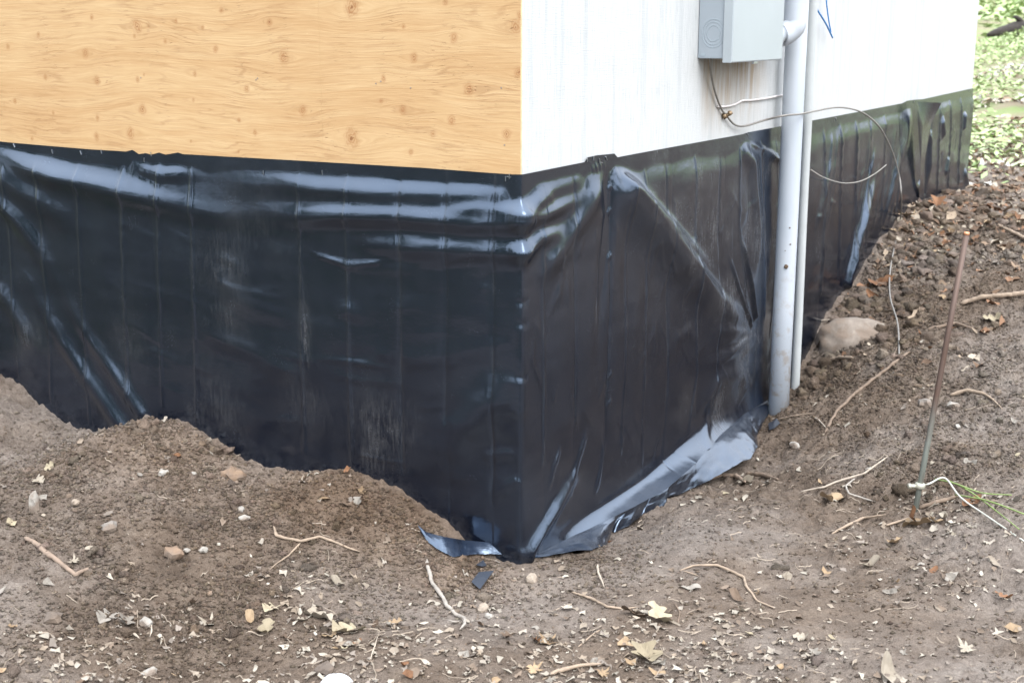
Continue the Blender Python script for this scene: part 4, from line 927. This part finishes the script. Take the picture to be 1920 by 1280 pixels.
for k, (x, y) in enumerate(scatter(245, (-1.4, 2.8, 2.4, 6.6), dens, 21)):
    mk = random.choices(['pale', 'tan', 'grey', 'cream', 'brown', 'rust'], (5, 4, 3, 2, 2, 1) if y < 4.2 else (3, 4, 2, 1, 4, 4))[0]
    kind = random.choices(['frag', 'oak', 'maple', 'oval'], (5, 3, 1, 2))[0]
    P = np.array((x, y, float(H(np.array([x]), np.array([y]))[0])))
    o = put_leaf(P, random.uniform(.022, .048) if y < 4.2 else random.uniform(.035, .075), LMESH[(mk, kind, random.randint(0, {'oak': 2, 'maple': 1, 'oval': 1, 'frag': 3}[kind]))], .5)
    cn = {'pale': 'pale', 'tan': 'tan', 'grey': 'grey', 'cream': 'cream', 'brown': 'dark brown', 'rust': 'rust brown'}[mk]; kn_ = {'frag': 'broken leaf scrap', 'oak': 'lobed dead leaf', 'maple': 'star shaped dead leaf', 'oval': 'narrow curled dead leaf'}[kind]
    zn = 'on the trodden soil in front of the house' if y < 4.2 else 'on the soil bank along the white wall'
    tag(o, f'{cn} {kn_} {zn}', 'leaf', f'{cn} {kn_}s {zn}'.replace('leafs', 'leaves'))

def shards(name, pts, smin, smax, pal, label, seed, flat=.35, pw=2.2, nseg=7, mat=None):
    r_ = np.random.default_rng(seed); n = len(pts); k = nseg
    s = smin+(smax-smin)*r_.random(n)**pw; a0 = r_.uniform(0, 2*np.pi, n)
    ang = np.linspace(0, 2*np.pi, k, endpoint=False)[None]+r_.uniform(-.35, .35, (n, k)); rr = r_.uniform(.16, 1., (n, k))
    asp = r_.uniform(.35, .9, (n, 1)); lx = rr*np.cos(ang); ly = rr*np.sin(ang)*asp
    X = (lx*np.cos(a0)[:, None]-ly*np.sin(a0)[:, None])*s[:, None]*.6; Y = (lx*np.sin(a0)[:, None]+ly*np.cos(a0)[:, None])*s[:, None]*.6
    x = pts[:, :1]+X; y = pts[:, 1:]+Y
    z0 = H(pts[:, 0], pts[:, 1])[:, None]; e = .012
    hx = (H(pts[:, 0]+e, pts[:, 1])-H(pts[:, 0]-e, pts[:, 1]))[:, None]/(2*e); hy = (H(pts[:, 0], pts[:, 1]+e)-H(pts[:, 0], pts[:, 1]-e))[:, None]/(2*e)
    z = z0+hx*X+hy*Y+.003+s[:, None]*flat*r_.uniform(-.25, .75, (n, k)); 
    V = np.stack([x, y, np.maximum(z, z0-.01)], -1)
    ctr = np.stack([pts[:, 0], pts[:, 1], z0[:, 0]+.003], -1)[:, None]
    V = np.concatenate([V, ctr], 1).reshape(-1, 3); b = (np.arange(n)*(k+1))[:, None, None]
    F = (b+np.array([(i, (i+1) % k, k) for i in range(k)])[None]).reshape(-1, 3)
    pal = np.array([c[:3] for c in pal]); cidx = r_.integers(0, len(pal), n); col = pal[cidx]*r_.uniform(.75, 1.15, (n, 1))
    me = mk_mesh(name, V, F, mat or MLIT); set_col(me, 'col', np.repeat(np.concatenate([col, np.ones((n, 1))], 1), k+1, 0))
    return tag(add(name, me), label, None, None, 'stuff')
_t = NT('litter'); _t.set('Base Color', _t.mix(_t.rng(_t.noise(_t.coord(), 90, 4), .3, .7, 0, .4), _t.attr('col', 'Color'), (.09, .07, .05, 1))); _t.set('Roughness', .8); _t.set('Specular IOR Level', .2); MLIT = _t.m
PALE = [lin(156, 148, 137), lin(146, 135, 122), lin(136, 123, 109), lin(130, 121, 113), lin(166, 159, 147), lin(116, 102, 90)]
shards('leaf_litter', scatter(5000, (-1.4, 2.8, 2.3, 5.2), lambda x, y: dens(x, y)**1.15, 31), .005, .034, PALE, 'fine broken dry leaf litter strewn over the soil', 5)
BANK = [lin(136, 116, 98), lin(152, 136, 118), lin(118, 94, 76), lin(164, 153, 138), lin(104, 84, 70), lin(132, 100, 78)]
shards('bank_litter', scatter(12000, (1.2, 5.5, 4.6, 11.), lambda x, y: .12+.88*sstep(5.2, 7.0, y+.3*(x-1.5)), 32), .022, .075, BANK, 'dry brown fallen leaves carpeting the bank near the lawn', 6, .4, 1.4)

# ------------------------------------------------------------------ soil crumbs and clods, root hairs
def clods(name, pts, smin, smax, pw, label, seed, mat, tiny=False):
    import bmesh
    bm = bmesh.new(); bmesh.ops.create_icosphere(bm, subdivisions=1 if tiny else 2, radius=1); base = np.array([v.co for v in bm.verts]); bf = np.array([[v.index for v in f.verts] for f in bm.faces]); bm.free()
    if tiny: base = np.array([(1, 0, 0), (0, 1, 0), (-1, 0, 0), (0, -1, 0), (0, 0, 1), (0, 0, -1)], float); bf = np.array([(0, 1, 4), (1, 2, 4), (2, 3, 4), (3, 0, 4), (1, 0, 5), (2, 1, 5), (3, 2, 5), (0, 3, 5)])
    r_ = np.random.default_rng(seed); n = len(pts); s = smin+(smax-smin)*r_.random(n)**pw
    V = base[None]*r_.uniform(*((.45, 1.35) if tiny else (.58, 1.25)), (n, len(base), 1))*s[:, None, None]*np.stack([r_.uniform(.8, 1.3, n), r_.uniform(.8, 1.3, n), r_.uniform(.6, 1., n)], -1)[:, None]
    if not tiny:
        bb = V/s[:, None, None]; V = V*(1+.85*perlin(bb[..., 0]*2.2+np.arange(n)[:, None]*3.7, bb[..., 1]*2.2+bb[..., 2]*1.7)+.6*perlin(bb[..., 1]*5+np.arange(n)[:, None]*1.7, bb[..., 2]*5+bb[..., 0]*4))[..., None]
    V = V+np.stack([pts[:, 0], pts[:, 1], H(pts[:, 0], pts[:, 1])+s*(.2 if tiny else .05)], -1)[:, None]
    F = (bf[None]+(np.arange(n)*len(base))[:, None, None]).reshape(-1, 3)
    me = mk_mesh(name, V.reshape(-1, 3), F, mat, False)
    set_attr(me, 'mnd', np.repeat(mound_tint(pts[:, 0], pts[:, 1]), len(base)))
    vc = r_.uniform(.55, 1.25, (n, 1))*np.stack([r_.uniform(.97, 1.06, n), np.ones(n), r_.uniform(.9, 1.03, n)], -1); set_col(me, 'var', np.repeat(np.concatenate([vc, np.ones((n, 1))], 1), len(base), 0))
    return tag(add(name, me), label, None, None, 'stuff')
MOUND = [(pxy(600, 930), .45, 1.), (pxy(300, 850), .4, 1.), (pxy(60, 900), .5, .9), (pxy(780, 1010), .25, 1.), (pxy(850, 1070), .16, 1.), (pxy(400, 1150), .3, .7), (pxy(200, 1150), .3, .7), (pxy(1650, 620), .5, .9), (pxy(1750, 700), .5, .7), (pxy(1560, 700), .3, .9), (pxy(1800, 850), .35, .7), (pxy(1700, 470), .5, 1.), (pxy(1620, 560), .35, 1.), (pxy(1480, 780), .2, .8), (pxy(1650, 900), .15, .6), (pxy(1100, 1060), .2, .5)]
def mdens(x, y):
    d = np.full(x.shape, .07)
    for c, r, a in MOUND: d = np.maximum(d, a*np.exp(-((x-c[0])**2+(y-c[1])**2)/(r*r)))
    return d*(.25+.75*np.clip(.5+1.6*perlin(x*5, y*5), 0, 1))
MCL = NT('clod_soil'); co = MCL.coord(); nn = MCL.noise(co, 24, 5, .6); pk = MCL.noise(co, 130, 3)
c_ = MCL.ramp(nn, [(.3, lin(96, 84, 74)), (.5, lin(116, 103, 92)), (.72, lin(140, 127, 115))]); c_ = MCL.mix(MCL.rng(pk, .62, .72, 0, .8), c_, lin(158, 142, 124))
MCL.set('Base Color', c_); MCL.set('Roughness', .95); MCL.set('Specular IOR Level', .2); MCL.set('Normal', MCL.bump(MCL.noise(co, 190, 4), .8, .004))
clods('soil_crumbs', scatter(84000, (-1.8, 3.0, 2.35, 6.6), mdens, 41), .0020, .0070, 1.8, 'loose brown soil crumbs over the mounds and bank', 8, MSV, True)
clods('soil_clods', scatter(750, (-1.8, 3.4, 2.35, 7.0), lambda x, y: mdens(x, y)**1.5, 42), .007, .020, 3.0, 'lumpy soil clods on the mounds and bank', 9, MSV)
BANKC = [(pxy(1640, 570), .22, 1.), (pxy(1600, 640), .2, .9), (pxy(1700, 470), .35, 1.), (pxy(1760, 420), .4, .8), (pxy(1560, 690), .18, 1.), (pxy(1520, 740), .12, .8), (pxy(1680, 640), .2, .6), (pxy(1660, 930), .06, .6), (pxy(1562, 590), .12, 1.), (pxy(1612, 522), .14, 1.), (pxy(1655, 462), .16, 1.), (pxy(1705, 402), .2, 1.), (pxy(1775, 374), .25, .9)]
def bdens(x, y):
    d = np.zeros(x.shape)
    for c, r, a in BANKC: d = np.maximum(d, a*np.exp(-((x-c[0])**2+(y-c[1])**2)/(r*r)))
    return d
clods('bank_clods', scatter(900, (-2., 3.4, 2.35, 8.0), bdens, 43), .006, .034, 2.6, 'rough dark clods heaped along the bank by the white wall', 10, MSV)
def hairs(n, seed):
    r_ = np.random.default_rng(seed); pts = scatter(n, (-1.2, 2.6, 2.4, 5.4), lambda x, y: .2+.8*np.maximum(dens(x, y), .9*np.exp(-((x-pxy(1560, 880)[0])**2+(y-pxy(1560, 880)[1])**2)/.2)), seed)
    m = 7; V = []; F = []
    a = r_.uniform(0, 6.28, n); L = r_.uniform(.02, .11, n)*r_.random(n)**.5; w = r_.uniform(.0005, .0013, n)
    for i in range(n):
        ang = a[i]+np.cumsum(r_.normal(0, .35, m)); st = L[i]/m
        x = pts[i, 0]+np.cumsum(np.cos(ang))*st; y = pts[i, 1]+np.cumsum(np.sin(ang))*st; z = H(x, y)+.003+.004*r_.random()
        nx, ny = -np.sin(ang)*w[i], np.cos(ang)*w[i]; b = len(V)
        for k in range(m): V += [(x[k]-nx[k], y[k]-ny[k], z[k]), (x[k], y[k], z[k]+w[i]*1.6), (x[k]+nx[k], y[k]+ny[k], z[k])]
        for k in range(m-1): F += [(b+3*k, b+3*k+1, b+3*k+4, b+3*k+3), (b+3*k+1, b+3*k+2, b+3*k+5, b+3*k+4)]
    tag(add('root_hairs', mk_mesh('root_hairs', V, F, wood('root_hair', lin(150, 137, 122)))), 'fine pale root hairs and bits of straw over the soil', None, None, 'stuff')
hairs(520, 51)

# ------------------------------------------------------------------ background lawn, log, added trees beyond the frame
def ground_cover(name, n, box_, seed, pal, smin, smax, label, hmul=1.):
    r_ = np.random.default_rng(seed)
    pts = scatter(n, box_, lambda x, y: np.clip(.25+1.4*perlin(x*.8+seed, y*.8), .02, 1)*sstep(7.6, 9.6, y+.5*perlin(x, y))*(1-.95*np.exp(-((y-25-.3*x)/1.9)**2)), seed)
    s = r_.uniform(smin, smax, n); a = r_.uniform(0, 6.28, n); h = r_.uniform(.02, .16, n)*hmul; t = r_.uniform(-.6, .6, n); t2 = r_.uniform(-.6, .6, n)
    base = np.array([(-.5, 0, 0), (0, -.32, .06), (.5, 0, 0), (0, .32, .06)]); V = []
    X = (base[None, :, 0]*np.cos(a)[:, None]-base[None, :, 1]*np.sin(a)[:, None])*s[:, None]; Y = (base[None, :, 0]*np.sin(a)[:, None]+base[None, :, 1]*np.cos(a)[:, None])*s[:, None]
    Zz = H(pts[:, 0], pts[:, 1])[:, None]+h[:, None]+X*t[:, None]+Y*t2[:, None]
    V = np.stack([pts[:, :1]+X, pts[:, 1:]+Y, Zz], -1).reshape(-1, 3); F = np.arange(n*4).reshape(-1, 4)
    col = np.array([c[:3] for c in pal])[r_.integers(0, len(pal), n)]*r_.uniform(.7, 1.2, (n, 1))
    me = mk_mesh(name, V, F, MLEAFY); set_col(me, 'col', np.repeat(np.concatenate([col, np.ones((n, 1))], 1), 4, 0)); tag(add(name, me), label, None, None, 'stuff')
_t = NT('leafy'); _t.set('Base Color', _t.attr('col', 'Color')); _t.set('Roughness', .6); _t.set('Specular IOR Level', .3); MLEAFY = _t.m
GREEN = [lin(150, 170, 112), lin(164, 184, 126), lin(132, 152, 98), lin(178, 194, 146), lin(154, 170, 126)]
ground_cover('ground_cover', 42000, (1.5, 13, 7.4, 24), 61, GREEN, .025, .07, 'bright green leafy ground cover behind the house')
ground_cover('lawn_grass', 16000, (3, 24, 24, 44), 62, GREEN, .10, .26, 'pale green grass beyond the dirt track', .6)
shards('pale_litter', scatter(5000, (2.0, 9, 8., 17.), lambda x, y: np.clip(.1+1.6*perlin(x*1.1+9, y*1.1), 0, 1), 33), .06, .15, [lin(206, 200, 190), lin(190, 180, 166), lin(172, 150, 130), lin(214, 212, 206)], 'pale dry leaves lying among the green ground cover', 12, .35, 1.2)
lp = hit(1900, 72, 60.); _n = 14; _t = np.linspace(0, 1, _n); _j = np.random.default_rng(5)
lpts = [lp+np.array((-.45+2.2*t, .7*t, .03+.16*math.sin(min(1, t*2.2)*1.5)+_j.uniform(-.03, .03))) for t in _t]
log = tag(empty('log', tuple(lp)), 'dark charred log lying in the lawn behind the house', 'log')
MCH = simple('charred_wood', lin(48, 43, 40), .9, 0, .4, 12, .02)
add('trunk', tube_mesh('trunk', lpts, [.03+.13*min(1, t*4)*_j.uniform(.75, 1.2) for t in _t], MCH, 11, 2), log)
add('branch_stub', tube_mesh('branch_stub', [lpts[4], lpts[4]+np.array((-.08, -.05, .16)), lpts[4]+np.array((-.2, -.1, .22))], [.06, .05, .03], MCH, 8, 2), log)

# unseen trees added round the yard as something dark for the sheet to mirror
def leaf_crown(seed, n, r):
    r_ = np.random.default_rng(seed); k = 26
    cc_ = r_.normal(0, 1, (k, 3)); cc_ /= np.linalg.norm(cc_, axis=1, keepdims=True); cc_ *= r_.uniform(.35, .95, (k, 1))*np.array((r, r, r*1.05))
    c0 = cc_[r_.integers(0, k, n)]+r_.normal(0, r*.20, (n, 3)); a = r_.normal(0, 1, (n, 3)); a /= np.linalg.norm(a, axis=1, keepdims=True)
    b = np.cross(a, r_.normal(0, 1, (n, 3))); b /= np.linalg.norm(b, axis=1, keepdims=True); sz = r_.uniform(.10, .22, (n, 1))
    V = np.stack([c0-a*sz, c0-b*sz*.55, c0+a*sz, c0+b*sz*.55], 1).reshape(-1, 3)
    me = mk_mesh('crown', V, np.arange(n*4).reshape(-1, 4), MLEAFY)
    col = np.array([c[:3] for c in (lin(72, 92, 44), lin(88, 110, 54), lin(60, 78, 38), lin(102, 122, 66))])[r_.integers(0, 4, n)]
    set_col(me, 'col', np.repeat(np.concatenate([col, np.ones((n, 1))], 1), 4, 0)); return me
crowns = [leaf_crown(70+i, 4200, 2.3) for i in range(3)]
MBARK = wood('bark', lin(92, 82, 72))
def trunk_mesh(seed):
    r_ = random.Random(seed); V = []; F = []
    ms = [([(0, 0, -.4), (.05, .03, 1.2), (-.05, .08, 2.6), (.05, 0, 4.4)], [.26, .2, .17, .07])]
    for k in range(6):
        a = r_.uniform(0, 6.28); z = r_.uniform(2., 3.4); L = r_.uniform(1.2, 2.)
        ms.append(([(0, .04, z), (math.cos(a)*L*.5, math.sin(a)*L*.5, z+L*.45), (math.cos(a)*L, math.sin(a)*L, z+L*.9)], [.08, .05, .02]))
    for p, r in ms:
        me = tube_mesh('t', p, r, MBARK, 8, 3); b = len(V); V += [tuple(v.co) for v in me.vertices]; F += [tuple(b+i for i in f.vertices) for f in me.polygons]; bpy.data.meshes.remove(me)
    return mk_mesh('trunk', V, F, MBARK, True)
trunks = [trunk_mesh(i) for i in range(3)]
for k, (x, y, sc_, lab) in enumerate([(-17, -6, 1.0, 'added unseen leafy tree far off to the plywood side of the yard'), (-19, 0, 1.1, 'added unseen leafy tree facing the plywood wall'), (-16, 5, 0.9, 'added unseen small leafy tree past the plywood wall end'), (-12, -13, 1.1, 'added unseen leafy tree behind the viewer towards the plywood side'), (-22, -10, 1.3, 'added unseen tall leafy tree at the yard edge'), (-3, -18, 1.2, 'added unseen leafy tree directly behind the viewer'), (6, -17, 1.1, 'added unseen leafy tree behind the viewer towards the siding side'), (15, -9, 1.0, 'added unseen leafy tree across the yard from the siding'), (20, 1, 1.0, 'added unseen leafy tree on the slope facing the siding'), (24, 11, 1.2, 'added unseen leafy tree up the slope past the rod')]):
    z = float(H(np.array([x]), np.array([y]))[0]); t_ = tag(empty('tree', (x, y, z)), lab, 'tree', 'added unseen trees round the yard')
    t_.scale = (sc_,)*3; t_.rotation_euler = (0, 0, k*1.3)
    for nm, me, zz_ in (('trunk', trunks[k % 3], 0), ('crown', crowns[k % 3], 2.6)):
        o = bpy.data.objects.new(nm, me); COL.objects.link(o); o.parent = t_; o.location = (0, 0, zz_)
